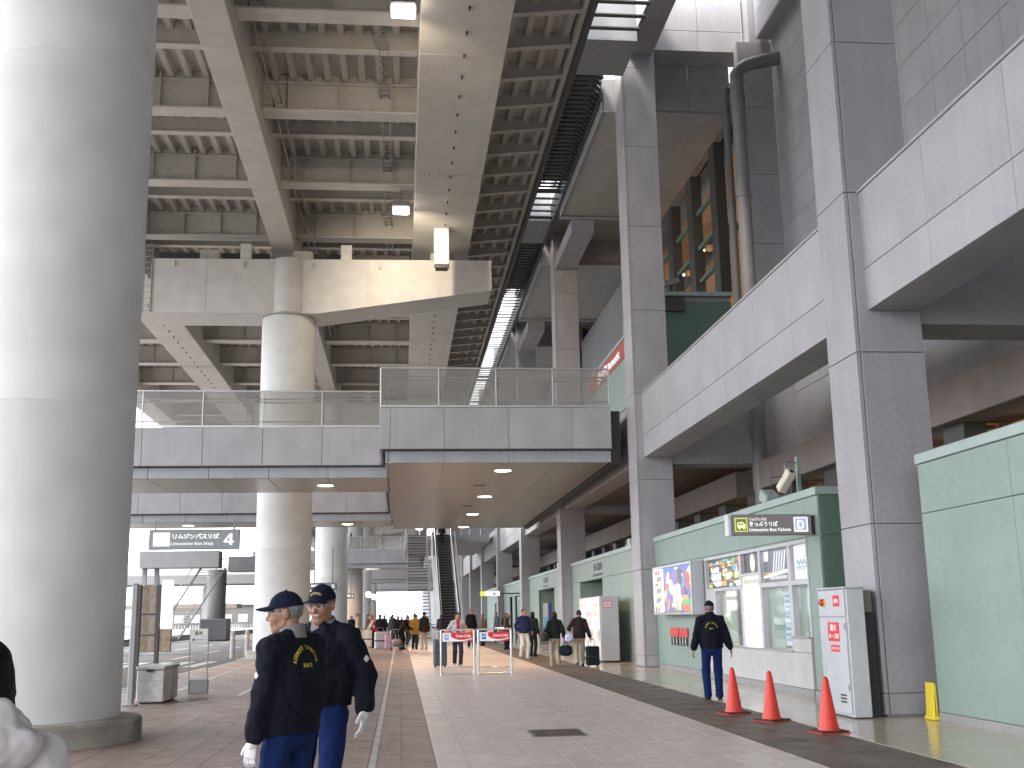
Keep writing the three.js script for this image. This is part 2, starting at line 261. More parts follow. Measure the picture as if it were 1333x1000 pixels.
// ================= ELEVATED ROAD =================
{
  const E = thing('elevated_road', 'steel underside of the elevated road with girders, cross beams and ribs', 'viaduct', [-7.7, 18.2, -90]);
  const Z0 = 42, Z1 = -400;
  bx('deck_plate', -21, 5.5, 20.4, 20.7, Z0, Z1, M.deck, E, 0);
  bx('edge_beam', 5.42, 5.56, 19.5, 20.9, Z0, Z1, M.flange, E, 0.01);
  bx('edge_beam', -21.14, -21.005, 19.5, 20.9, Z0, Z1, M.flange, E, 0.01);
  // troughs under the deck, running along it
  const rg = uvm(prism([[-0.16, 0], [-0.1, -0.26], [0.1, -0.26], [0.16, 0]], 'z', -(Z0 - Z1) / 2, (Z0 - Z1) / 2));
  for (let x = -20.6; x < 5.3; x += 0.6) { if ((x > 0.4 && x < 3.2) || (x > -6 && x < -4.7)) continue; mk('deck_rib', rg, x > 3 ? M.flange : M.rib, E, x + 7.7, (x > 3 ? 19.99 : 20.4) - 18.2, (Z0 + Z1) / 2 + 90); }
  bx('cantilever_plate', 3.11, 5.415, 19.99, 20.05, Z0, Z1, M.deck, E, 0);
  // box girders in bolted lengths
  const girder = (x0, x1, nearZ) => { const g = part('box_girder', E); let z = Z0; const L = 5.6; for (; z > Z1; z -= L) bx('girder_length', x0, x1, 18.2, 20.395, z - 0.004, z - L + 0.008, M.girder, g, 0.02); };
  girder(0.5, 3.1); girder(-5.9, -4.85); girder(-14.6, -12.4); girder(-20.8, -19.2);
  // rows of lifting lugs under the wide girders
  for (const [gx, n0, n1] of [[1.85, -24, -80], [-13.5, -55, -90]]) for (let z = n0; z > n1; z -= 1.35) bx('lug', gx - 0.03, gx + 0.03, 18.13, 18.2, z, z - 0.14, M.darkmetal, E, 0.005);
  for (const [x0, x1, z] of [[0.5, 3.1, -40.3], [0.5, 3.1, -73], [-14.6, -12.4, -74]]) { const l = []; for (let k = 0; k < 14; k++) l.push(gb(x0 + (k + 0.25) * (x1 - x0) / 14, x0 + (k + 0.75) * (x1 - x0) / 14, 18.175, 18.199, z - 0.22, z + 0.22, 0.005)); const m = join(l); m.translate(7.7, -18.2, 90); mk('splice_plate', m, M.deck, E); }
  // cross beams with stiffeners
  const bays = [[-19.2, -14.6], [-12.4, -5.9], [-4.85, 0.5]];
  for (let k = -10; k < 30; k++) {
    const z = -30.1 - 6.6 * k, seen = k >= -1 && k < 9;
    for (const [a, b] of bays) {
      const f = part('cross_beam', E);
      bx('web', a, b, 18.95, 20.39, z - 0.02, z + 0.02, M.deck, f, 0);
      bx('flange', a, b, 18.87, 18.95, z - 0.36, z + 0.36, M.flange, f, 0.01);
      if (seen) { const n = Math.round((b - a) / 1.62); for (let i = 0; i < n; i++) { const x = a + (i + 0.5) * (b - a) / n; bx('stiffener', x - 0.02, x + 0.02, 18.955, 20.3, z + 0.02, z + 0.2, M.rib, f, 0); }
        bx('top_lip', a, b, 20.0, 20.1, z + 0.02, z + 0.12, M.rib, f, 0); }
    }
    const zm = z - 3.3; for (const [a, b] of bays) { const f = part('secondary_beam', E); bx('web', a, b, 19.62, 20.39, zm - 0.015, zm + 0.015, M.deck, f, 0); bx('flange', a, b, 19.56, 19.62, zm - 0.17, zm + 0.17, M.flange, f, 0.006); }
  }
  // cantilever brackets towards the terminal
  const bg = join([prism([[3.1, 19.98], [5.42, 19.98], [5.42, 19.56], [3.1, 19.32]], 'z', -0.02, 0.02), (() => { const g = gbar([3.1, 19.29, 0], [5.42, 19.53, 0], 0.04, 0.24); return g; })()]);
  bg.translate(7.7, -18.2, 0);
  for (let k = -8; k < 60; k++) mk('cantilever_bracket', bg, M.flange, E, 0, 0, -30.34 - 2.09 * k + 90);
  // cable ladder and conduits
  const lad = [gb(-0.76, -0.73, 19.55, 19.62, -24, -62), gb(-0.47, -0.44, 19.55, 19.62, -24, -62)]; for (let z = -24; z > -62; z -= 0.4) lad.push(gb(-0.73, -0.47, 19.57, 19.6, z, z - 0.04));
  const lj = join(lad); lj.translate(7.7, -18.2, 90); tag(mk('cable_ladder', lj, M.galv, E), null, null, null, 'stuff');
  for (const [x, y] of [[-4.45, 19.15], [-4.2, 19.3]]) { const c = join([grod([x + 7.7, y - 18.2, 66], [x + 7.7, y - 18.2, 20], 0.028)]); mk('conduit', c, M.galv, E); }
  bx('drain_box', 1.4, 2.05, 16.55, 18.195, -46.7, -46.1, M.cap, E, 0.03); bx('drain_outlet', 1.46, 1.99, 16.4, 16.546, -46.65, -46.15, M.darkmetal, E, 0.01);
}
// floodlights under the deck
const WARM = lin(1, 0.84, 0.62);
function flood(label, x, y, z, aim, power) {
  const g = thing('flood_light', label, 'lamp', [x, y, z], 0, 'floodlights under the deck');
  mk('housing', join([gb(-0.36, 0.36, -0.1, 0.16, -0.3, 0.3, 0.04)]), M.galv, g, 0, 0.11, 0);
  mk('bracket', join([gb(-0.04, 0.04, 0.25, 0.8, -0.05, 0.05), gb(0.0, 0.6, 0.72, 0.8, -0.05, 0.05)]), M.galv, g);
  mk('lamp_glass', join([gb(-0.33, 0.33, -0.14, -0.02, -0.28, 0.28, 0.05)]), glow(1, 0.93, 0.82, 4), g);
  const s = new THREE.SpotLight(WARM, power, 40, 1.15, 0.6, 2); s.position.set(0, -0.25, 0); s.target.position.set(aim[0] - x, aim[1] - y, aim[2] - z); s.castShadow = true; s.shadow.radius = 8; g.add(s, s.target);
}
flood('square floodlight glowing near the top of the frame beside the wide girder', 0.02, 18.0, -28.0, [0.5, 12, -40], 16);
flood('square floodlight glowing just above the white pier crossbeam', -0.04, 18.0, -43.4, [1.6, 14.6, -49.5], 27);

// ================= PIERS =================
function pier(z, label, detail) {
  const P = thing('pier', label, 'pillar', [-5.12, 0, z], 0, 'round piers of the elevated road');
  const n = detail ? 72 : 32;
  let y = 0.0; for (const h of [4.6, 5.2, 5.2]) { const g = new THREE.CylinderGeometry(1.2, 1.2, h - 0.006, n, 1, true).toNonIndexed(); const gg = uvm(g); mk('drum', toCyl(gg, 1.2), M.pier, P, 0, y + h / 2, 0); if (y > 0) mk('weld_seam', uvm(new THREE.TorusGeometry(1.198, 0.006, 6, n).rotateX(Math.PI / 2)), M.pier, P, 0, y, 0); y += h; }
  const prof = [[0.01, 0], [1.5, 0], [1.5, 0.27], [1.47, 0.31], [1.2, 0.32]].map((p) => new THREE.Vector2(...p));
  mk('base_ring', uvm(toCreasedNormals(new THREE.LatheGeometry(prof, n), 0.6)), M.ring, P);
  const cap = part('crossbeam', P);
  const cg = uvm(prism([[-6, 15.01], [1.42, 15.03], [9.22, 16.2], [9.22, 17.62], [-6, 17.5]], 'z', -1.1, 1.2)); mk('beam', cg, M.cap, cap);
  for (const x of [-3.6, -0.9, 3.6, 6.8]) { const y0 = 15.06 + Math.max(0, x - 1.42) * 0.15; mk('plate_joint', cbox(0.05, 17.5 - y0, 0.012, 0.004), M.cap, cap, x, (17.5 + y0) / 2, 1.206); }
  for (let i = 0; i < 5; i++) mk('lug', cbox(0.1, 0.22, 0.1, 0.01), M.cap, cap, -5 + i * 3.05, 17.25, 1.25);
  mk('riser_drum', uvm(new THREE.CylinderGeometry(0.65, 0.65, 2.5, 40)), M.cap, P, 0.05, 16.26, 1.0);
  for (const x of [-8.5, -3.6, 0.6, 6.9]) if (x > -6) { mk('bearing', cbox(0.9, 0.62, 0.9, 0.03), M.girder, P, x, 17.9, 0); }
  for (const x of [-1.9, 2.6]) mk('bearing_post', cbox(0.5, 0.75, 0.3, 0.02), M.cap, P, x, 17.95, 0.9);
  for (const [a, b] of [[-6, -1.0], [1.0, 5.5]]) mk('end_diaphragm', cbox(b - a, 0.5, 0.16, 0.01), M.darkmetal, P, (a + b) / 2, 18.05, -0.4);
  const lad = [gb(-6.34, -6.3, 15.0, 18.2, 1.0, 1.04), gb(-5.96, -5.92, 15.0, 18.2, 1.22, 1.26)]; for (let q = 15.1; q < 18.2; q += 0.28) lad.push(grod([-6.32, q, 1.02], [-5.94, q, 1.24], 0.015, 5));
  mk('ladder', join(lad), M.galv, P);
  return P;
}
function toCyl(g, r) { // smooth normals and uv along the girth
  const p = g.attributes.position, nn = g.attributes.normal, uv = g.attributes.uv;
  for (let i = 0; i < p.count; i++) { const x = p.getX(i), z = p.getZ(i), l = Math.hypot(x, z); nn.setXYZ(i, x / l, 0, z / l); uv.setXY(i, Math.atan2(x, -z) * r, p.getY(i)); }
  return g;
}
pier(-16.6, 'huge round white steel pillar filling the left edge, on a low concrete ring', true);
pier(-50, 'second round white pillar, carrying the long white crossbeam behind the two guards', true);
pier(-84.5, 'third round white pillar along the row, right of the guards’ heads');
pier(-118.8, 'fourth and slimmer round pillar along the row, by the far footbridge');
pier(-153, 'fifth round pillar of the row, thin and far off');
pier(-187.3, 'farthest round pillar of the row, before the bright opening');

// ================= LOUVRED CANOPY between deck and terminal =================
{
  const C = thing('louvre_canopy', 'dark louvred canopy strip between the elevated road and the terminal', 'canopy', [6.2, 19.4, -60]);
  bx('side_rail', 5.565, 5.7, 19.1, 21.0, 40, -150, M.darkmetal, C); bx('side_rail', 6.76, 6.84, 19.0, 19.95, -35, -150, M.darkmetal, C);
  const sections = [[30, -26.5, 0.6, 1], [-27, -31.2, 0.75, 0], [-33.6, -44.3, 0.36, 1], [-44.3, -47.4, 0.75, 0], [-50.6, -60.3, 0.42, 1], [-60.3, -95, 0.62, 0]];  // first section lies out of view; its cover is added to block sky
  for (const [a, b, step, cover] of sections) {
    for (let z = a; z > b; z -= step) bx('louvre', 5.71, a > -33 ? 7.3 : 6.75, 19.24, 19.3, z, z - 0.16, M.darkmetal, C, 0.01);
    if (cover) { bx('cover_sheet', 5.71, a > -33 ? 7.3 : 6.9, 19.75, 19.8, a, b, M.galv, C); const l = []; for (let z = a; z > b + step; z -= step) { l.push(gbar([5.75, 19.3, z], [6.1, 19.7, z - step], 0.04, 0.04), gbar([6.35, 19.35, z], [6.7, 19.15, z - step * 0.6], 0.1, 0.02)); } const m = join(l); m.translate(-6.2, -19.4, 60); tag(mk('lattice', m, M.galv, C), null, null, null, 'stuff'); }
  }
  bx('blank_panel', 5.71, 7.3, 19.1, 20.6, -31.25, -33.55, M.galv, C); bx('blank_panel', 5.71, 6.75, 19.1, 20.6, -47.45, -50.55, M.galv, C);
}
// ================= TERMINAL =================
const COLZ = (k) => -16.93 - 17.17 * k;
const TB = thing('terminal_building', 'grey panel-clad terminal front with tall square columns and spandrel beams', 'building', [9.5, 0, -60]);
const JY = [0.02, 0.34, 2.92, 5.7, 8.45, 11.2, 14.05, 16.85, 19.7, 22.6];
for (let k = -3; k < 8; k++) {
  const z = COLZ(k), c = part('column', TB), g = 0.006;
  bx('column_core', 7.4, 8.47, 0, 22.6, z - 0.05, z - 1.16, M.core, c, 0);
  for (let j = 0; j < JY.length - 1; j++) {
    bx('cladding_panel', 7.35, 7.42, JY[j] + g, JY[j + 1] - g, z - 0.012, z - 1.2, pick(M.panel), c, 0.006);
    bx('cladding_panel', 7.432, 8.5, JY[j] + g, JY[j + 1] - g, z, z - 0.07, pick(M.panel), c, 0.006);
  }
  bx('cladding_panel', 8.43, 8.502, 0.02, 22.6, z - 0.075, z - 1.2, pick(M.panel), c, 0.006);
  // cross beams to the back row
  bx('transverse_beam', 8.51, 12.45, 6.2, 8.38, z - 0.1, z - 1.15, pick(M.wall), TB, 0.01);
  if (k !== 0) for (let i = 0; i < 2; i++) for (const [a, b] of [[20.45, 21.2], [21.21, 22.6]]) bx('transverse_panel', 8.55 + i * 1.56, 8.55 + i * 1.56 + 1.55, a, b, z - 0.1, z - 1.15, pick(M.fascia), TB, 0.008);
}
for (let k = -2; k < 7; k++) {
  const z0 = COLZ(k) - 1.21, z1 = COLZ(k + 1) - 0.01, b = part('spandrel_beam', TB), n = 7, w = (z1 - z0) / n;
  bx('beam_core', 7.66, 8.42, 6.43, 8.4, z0 + 0.01, z1 - 0.01, M.core, b, 0);
  for (let i = 0; i < n; i++) { const a = z0 + i * w - 0.005, e = z0 + (i + 1) * w + 0.005; bx('cladding_panel', 7.6, 7.67, 6.4, 7.095, a, e, pick(M.fascia), b, 0.006); bx('cladding_panel', 7.6, 7.67, 7.105, 8.42, a, e, pick(M.fascia), b, 0.006); bx('soffit_panel', 7.68, 8.45, 6.395, 6.44, a, e, pick(M.panel), b, 0.004); }
  bx('coping', 7.57, 8.47, 8.422, 8.47, z0, z1, M.fascia[3], b, 0.006);
  if (k <= 0) { const t = part('upper_beam', TB); bx('beam_core', 7.64, 8.38, 20.25, 22.4, z0, z1, M.core, t, 0); for (let i = 0; i < n; i++) { const a = z0 + i * w - 0.005, e = z0 + (i + 1) * w + 0.005; bx('cladding_panel', 7.58, 7.65, 20.2, 21.3, a, e, pick(M.panel), t); bx('cladding_panel', 7.58, 7.65, 21.31, 22.4, a, e, pick(M.panel), t); bx('soffit_panel', 7.66, 8.44, 20.2, 20.26, a, e, pick(M.panel), t, 0.004); } }
}
// back wall of the open well
{
  const w = part('back_wall', TB);
  bx('wall_core', 12.56, 13.4, 0, 21, -33.72, 26, M.core, w, 0);
  for (let z = -33.7; z < -9.5; z += 1.5) for (let j = 0; j < 12; j++) bx('wall_panel', 12.5, 12.555, 8.4 + j * 1.1 + 0.005, 9.5 + j * 1.1 - 0.005, z + 0.005, z + 1.495, pick(M.wall), w, 0.005);
  bx('wall_panel', 12.5, 12.555, 8.405, 21.6, -8.2, 26, M.wall[0], w);
  for (let z = -33.7; z < 5; z += 3) bx('lower_panel', 12.5, 12.555, 6.12, 8.39, z + 0.005, z + 2.995, pick(M.wall), w);
  const e = part('end_wall', TB); for (let j = 0; j < 6; j++) bx('wall_panel', 11.3, 12.49, 6.2 + j * 2.4 + 0.006, 8.6 + j * 2.4 - 0.006, -33.72, -34.1, pick(M.wall), e);
  bx('back_column', 11.75, 12.45, 20.3, 23.4, -34.4, -33.75, M.fascia[0], TB); 
  const bb = part('back_beam', TB); for (let k = 0; k < 14; k++) { bx('cladding_panel', 11.95, 12.02, 20.7, 21.5, -33.6 + k * 2.2, -33.6 + k * 2.2 + 2.19, pick(M.fascia), bb); bx('cladding_panel', 11.95, 12.02, 21.51, 23.4, -33.6 + k * 2.2, -33.6 + k * 2.2 + 2.19, pick(M.fascia), bb); } bx('beam_core', 12.03, 13.4, 20.72, 23.4, -33.6, 26, M.core, bb, 0); bx('beam_soffit', 11.96, 13.3, 20.64, 20.69, -33.6, 26, M.wall[1], bb);
  bx('roof_band', 8.5, 11.9, 22.62, 25.5, -35.4, -36, M.green[0], TB);
}
// lower back wall with the lit window strip
const litOrange = new THREE.MeshStandardMaterial({ color: lin(0.4, 0.2, 0.09), emissive: lin(0.5, 0.2, 0.07), emissiveIntensity: 0.06, roughness: 0.8, map: R_('streak', 3) });
const litSpot = glow(1, 0.9, 0.72, 3);
{
  const w = part('lower_wall', TB);
  bx('wall_sheet', 11.6, 11.7, 0, 3.9, 26, -200, M.brown, w, 0); bx('ledge', 10.9, 11.75, 5.25, 6.1, 26, -33.6, M.brown, w, 0.02); bx('ledge_shelf', 11.72, 12.6, 6.0, 6.1, 26, -33.6, M.brown, w, 0.01);
  bx('ledge', 10.9, 11.75, 5.25, 6.1, -35.4, -200, M.brown, w, 0.02);
  for (let k = -4; k < 20; k++) {
    const z = -21.4 - k * 3.35; bx('window_post', 11.2, 11.7, 3.9, 5.25, z - 0.42, z + 0.42, M.darkmetal, w, 0.01);
    if (k > -3 && k < 12) { bx('window_pane', 11.62, 11.63, 3.9, 5.25, z - 0.42, z - 2.93, M.glass, w, 0); const lf = part('lit_room', TB); bx('room_wall', 12.3, 12.36, 3.5, 5.9, z - 0.3, z - 3.1, litOrange, lf, 0); bx('room_ceiling', 11.7, 12.3, 5.26, 5.3, z - 0.3, z - 3.1, M.brown, lf, 0); bx('ceiling_lamp', 11.95, 12.1, 5.2, 5.25, z - 1.5, z - 1.75, litSpot, lf, 0); }
    bx('window_rail', 11.58, 11.66, 4.5, 4.58, z - 0.42, z - 2.93, M.darkmetal, w, 0);
  }
}
// upper floor of the far bays: slab, green lounge, window wall, eaves
{
  bx('floor_slab', 7.75, 12.4, 6.6, 8.3, -35.4, -200, M.brown, TB, 0.01);
  bx('rear_wall', 12.55, 13.4, 0, 26, -34.15, -200, M.core, TB, 0);
  bx('slab_edge', 8.5, 11.4, 6.62, 8.34, -35.3, -35.38, M.wall[2], TB);
  const l = part('upper_lounge', TB);
  for (let i = 0; i < 2; i++) bx('green_panel', 8.9 + i * 1.28, 10.17 + i * 1.28, 8.31, 12.2, -36.5, -36.58, M.deepgreen, l);
  for (let i = 0; i < 6; i++) bx('green_panel', 8.9, 8.98, 8.31, 11.65, -36.59 - i * 2.4, -38.98 - i * 2.4, pick(M.green), l);
  bx('lounge_cap', 8.86, 11.5, 12.4, 12.55, -36.45, -51, M.greencap, l); bx('lounge_core', 9.0, 11.45, 8.31, 12.38, -36.6, -50.9, M.core, l, 0); bx('red_fascia', 8.88, 8.985, 11.66, 12.39, -36.59, -50.9, M.redsign, l);
  const w = part('window_wall', TB);
  for (let k = 0; k < 5; k++) {
    const z = -37.1 - k * 3.25; bx('mullion', 11.2, 11.6, 12.5, 18.3, z - 0.36, z + 0.36, M.darkmetal, w, 0.02);
    bx('glass_pane', 11.42, 11.43, 12.5, 18.1, z - 0.5, z - 2.75, M.glass, w, 0);
    for (const y of [13.9, 15.2, 16.6]) bx('transom', 11.33, 11.5, y, y + 0.14, z - 0.5, z - 2.75, M.deepgreen, w, 0.01);
    const lr = part('lit_room', TB); bx('room_wall', 12.4, 12.46, 12, 18.4, z + 0.3, z - 2.9, litOrange, lr, 0); for (const y of [13.2, 15.9]) bx('ceiling_lamp', 12.1, 12.2, y, y + 0.09, z - 1.6, z - 1.85, litSpot, lr, 0);
    bx('room_floor', 11.6, 12.4, 15.45, 15.52, z - 0.5, z - 2.75, M.brown, lr, 0);
  }
  for (let k = 1; k < 6; k++) {
    const z0 = COLZ(k) - 1.35, e = part('eave', TB);
    bx('eave_core', 6.98, 11.8, 18.78, 19.95, z0, z0 - 10.3, M.core, e, 0);
    for (let i = 0; i < 8; i++) for (const [a, b] of [[6.95, 8.3], [8.31, 9.9], [9.91, 11.5]]) bx('soffit_panel', a, b, 18.72, 18.775, z0 - i * 1.28, z0 - i * 1.28 - 1.272, pick(M.eave), e, 0.004);
    bx('eave_edge', 6.88, 6.945, 18.66, 19.1, z0, z0 - 10.3, M.strip, e, 0.01); bx('eave_end', 6.9, 11.5, 18.6, 18.71, z0 - 10.31, z0 - 10.45, M.strip, e, 0.01);
    for (let i = 0; i < 2; i++) bx('eave_front_panel', 8.51 + i * 1.5, 8.51 + i * 1.5 + 1.49, 18.8, 21.3, z0 + 0.012, z0 + 0.07, pick(M.panel), e);
    bx('eave_beam', 7.4, 8.4, 18.0, 18.59, z0 - 10.4, z0 - 15.7, M.panel[1], e);
    if (k > 1) { bx('rear_glazing', 11.5, 11.6, 8.3, 18.7, z0, z0 - 16, M.strip, e, 0); }
  }
}
bx('added_near_roof', 7.5, 13.4, 22.65, 23.0, -32.6, 26.9, M.core, TB, 0); bx('far_roof', 6.98, 13.4, 19.96, 20.3, -36.4, -400, M.core, TB, 0); bx('far_wing', 7.6, 13.4, 0, 19.9, -200.1, -400, M.wall[1], TB, 0);  // first slab is unseen, added to keep skylight out of the well
bx('rear_block', 7.6, 13.4, 0, 22, 27, 60, M.panel[1], TB, 0);
// downpipes
function pipe(label, name, pts, r, m) { const b = pts[0]; const g = thing(name, label, 'pipe', b); mk('pipe_run', join([gtube(pts.map((p) => p.map((v, i) => v - b[i])), r, 18, 60)]), m, g); for (let y = 8; y < 20; y += 3.4) mk('pipe_collar', uvm(new THREE.CylinderGeometry(r * 1.1, r * 1.1, 0.12, 20)), m, g, 0, y - b[1], 0); return g; }
pipe('thick grey downpipe with an elbow at the top of the well', 'downpipe', [[11.02, 3.2, -33.1], [11.02, 10, -33.1], [11.02, 18.6, -33.1], [11.06, 19.15, -33.1], [11.5, 19.45, -33.1], [12.5, 19.7, -33.1]], 0.22, mat(0.22, 0.22, 0.225, 0.5, { tex: 'streak', ts: 2 }));
pipe('thinner dark downpipe just left of the thick one', 'downpipe', [[10.86, 8.4, -33.9], [10.86, 12, -33.9], [10.86, 18.55, -33.9], [10.9, 18.9, -33.95], [11.1, 19.1, -34.3]], 0.13, mat(0.1, 0.1, 0.1, 0.55));

// ================= FOOTBRIDGE =================
function downlight(parent, x, y, z, power) {
  const b = BASE.get(parent), g = part('downlight', parent);
  mk('trim_ring', uvm(new THREE.TorusGeometry(0.3, 0.03, 8, 28).rotateX(Math.PI / 2)), M.white, g, x - b[0], y - 0.004 - b[1], z - b[2]);
  mk('lens', uvm(new THREE.CylinderGeometry(0.28, 0.28, 0.03, 28)), glow(1, 0.86, 0.62, 5), g, x - b[0], y - 0.016 - b[1], z - b[2]);
  const s = new THREE.SpotLight(lin(1, 0.62, 0.3), power, 30, 1.1, 0.7, 2); s.position.set(x - b[0], y - 0.06 - b[1], z - b[2]); s.target.position.set(x - b[0], 0 - b[1], z - b[2]); s.castShadow = true; s.shadow.radius = 12; g.add(s, s.target);
}
function railing(parent, along, c, a0, a1, step, inner) { // glass balustrade along x or z
  const r = part('balustrade', parent), n = Math.max(1, Math.round(Math.abs(a1 - a0) / step)), w = (a1 - a0) / n;
  const q = (name, a, b, y0, y1, t0, t1, m, ch) => along === 'x' ? bx(name, a, b, y0, y1, c + t0, c + t1, m, r, ch) : bx(name, c + t0, c + t1, y0, y1, a, b, m, r, ch);
  for (let i = 0; i < n; i++) { const s = Math.sign(w) * 0.02; q('glass_pane', a0 + i * w + s, a0 + (i + 1) * w - s, 8.37, 9.57, -0.006, 0.006, M.railglass, 0); }
  for (let i = 0; i <= n; i++) q('post', a0 + i * w - 0.018, a0 + i * w + 0.018, 8.29, 9.6, -0.03, 0.03, M.alu, 0.004);
  q('top_rail', a0, a1, 9.58, 9.625, -0.035, 0.035, M.alu, 0.006); q('bottom_rail', a0, a1, 8.3, 8.36, -0.03, 0.03, M.alu, 0.006);
  for (const y of [9.2, 9.32, 8.5]) q('handrail', a0, a1, y, y + 0.05, inner * 0.16, inner * 0.21, M.alu, 0.01);
}
{
  const F = thing('footbridge', 'wide footbridge deck with pale fascia and glass rail, joining the terminal columns', 'bridge', [3.1, 6.5, -49.5]);
  bx('deck_core', -0.42, 6.84, 6.56, 8.22, -35.98, -63.2, M.core, F, 0);
  const jx = [-0.7, -0.35, 1.39, 3.49, 5.59, 6.9];
  for (let i = 0; i < 5; i++) { bx('fascia_panel', jx[i] + 0.005, jx[i + 1] - 0.005, 6.93, 8.28, -35.7, -35.78, pick(M.fascia), F); if (i) bx('lower_strip', jx[i] + 0.004, jx[i + 1] - 0.004, 6.5, 6.88, -35.9, -35.97, M.strip, F); }
  for (let i = 0; i < 2; i++) bx('fascia_panel', -0.7, -0.62, 6.93, 8.28, -35.79 - i * 1.9, -35.79 - i * 1.9 - 1.89, pick(M.fascia), F);
  for (let i = 0; i < 6; i++) bx('fascia_panel', -0.7, -0.62, 6.93, 8.28, -44.5 - i * 2.2, -44.5 - i * 2.2 - 2.19, pick(M.fascia), F);
  bx('lower_strip', -0.5, -0.43, 6.5, 6.88, -35.97, -39.7, M.strip, F); bx('lower_strip', -0.5, -0.43, 6.5, 6.88, -44.5, -57.6, M.strip, F);
  bx('edge_shelf', -0.61, 6.9, 6.89, 6.925, -35.72, -36.0, M.darkmetal, F);
  bx('walking_surface', -0.68, 6.9, 8.22, 8.285, -35.79, -63.3, M.kerb, F, 0);
  for (let j = 0; j < 14; j++) for (let i = 0; i < 4; i++) bx('soffit_panel', -0.42 + i * 1.815, -0.42 + (i + 1) * 1.815 - 0.006, 6.49, 6.55, -35.98 - j * 1.95, -35.98 - (j + 1) * 1.95 + 0.004, pick(M.soffit), F, 0.003);
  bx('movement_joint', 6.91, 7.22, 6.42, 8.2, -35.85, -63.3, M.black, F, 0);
  railing(F, 'x', -35.72, -0.66, 6.86, 2.1, -1); railing(F, 'z', -0.66, -35.8, -39.5, 1.9, 1);
  for (const z of [-37.73, -46.14, -54.22, -62.1]) downlight(F, 3.47, 6.49, z, 30);
  for (const z of [-42, -50]) bx('access_hatch', 2.75, 3.2, 6.482, 6.489, z, z - 0.45, M.darkmetal, F, 0.002);
}
function arm(label, z0, z1, lights, x1 = -0.72, x0 = -32) {
  const F = thing('footbridge', label, 'bridge', [-16, 6.5, (z0 + z1) / 2]);
  bx('deck_core', x0, x1 + 0.28, 6.56, 8.22, z0 - 0.27, z1 + 0.1, M.core, F, 0);
  for (let x = x1; x > x0; x -= 2.08) { bx('fascia_panel', x - 2.07, x - 0.004, 6.93, 8.28, z0, z0 - 0.08, pick(M.fascia), F); bx('lower_strip', x - 2.07 + 0.22, x + 0.212, 6.5, 6.88, z0 - 0.19, z0 - 0.26, M.strip, F); bx('soffit_panel', x - 2.07 + 0.22, x + 0.21, 6.49, 6.55, z0 - 0.27, z1, pick(M.soffit), F, 0.003); }
  bx('edge_shelf', x0, x1, 6.89, 6.925, z0 - 0.02, z0 - 0.3, M.darkmetal, F); bx('walking_surface', x0, x1 + 0.02, 8.22, 8.285, z0 - 0.09, z1, M.kerb, F, 0);
  bx('rear_fascia', x0, x1, 6.56, 8.28, z1, z1 - 0.08, M.fascia[0], F);
  railing(F, 'x', z0 - 0.03, x1 - 0.02, x0, 2.08, -1);
  for (const x of lights) downlight(F, x, 6.49, (z0 + z1) / 2 + 0.15, 26);
}
arm('nearer side arm of the footbridge, running left behind the second pillar', -39.6, -44.35, [-2.8, -11]);
arm('farther side arm of the footbridge, low behind the nearer one', -57.7, -61.5, [-2.8, -11]);
arm('distant footbridge across the concourse with people walking on it', -113, -118, [-6], 2, -14);
arm('farthest footbridge, a thin grey band above the bright opening', -160, -165, [], 4.5, -6);
arm('hindmost footbridge seen through the far opening', -215, -220, [], 6, -14);
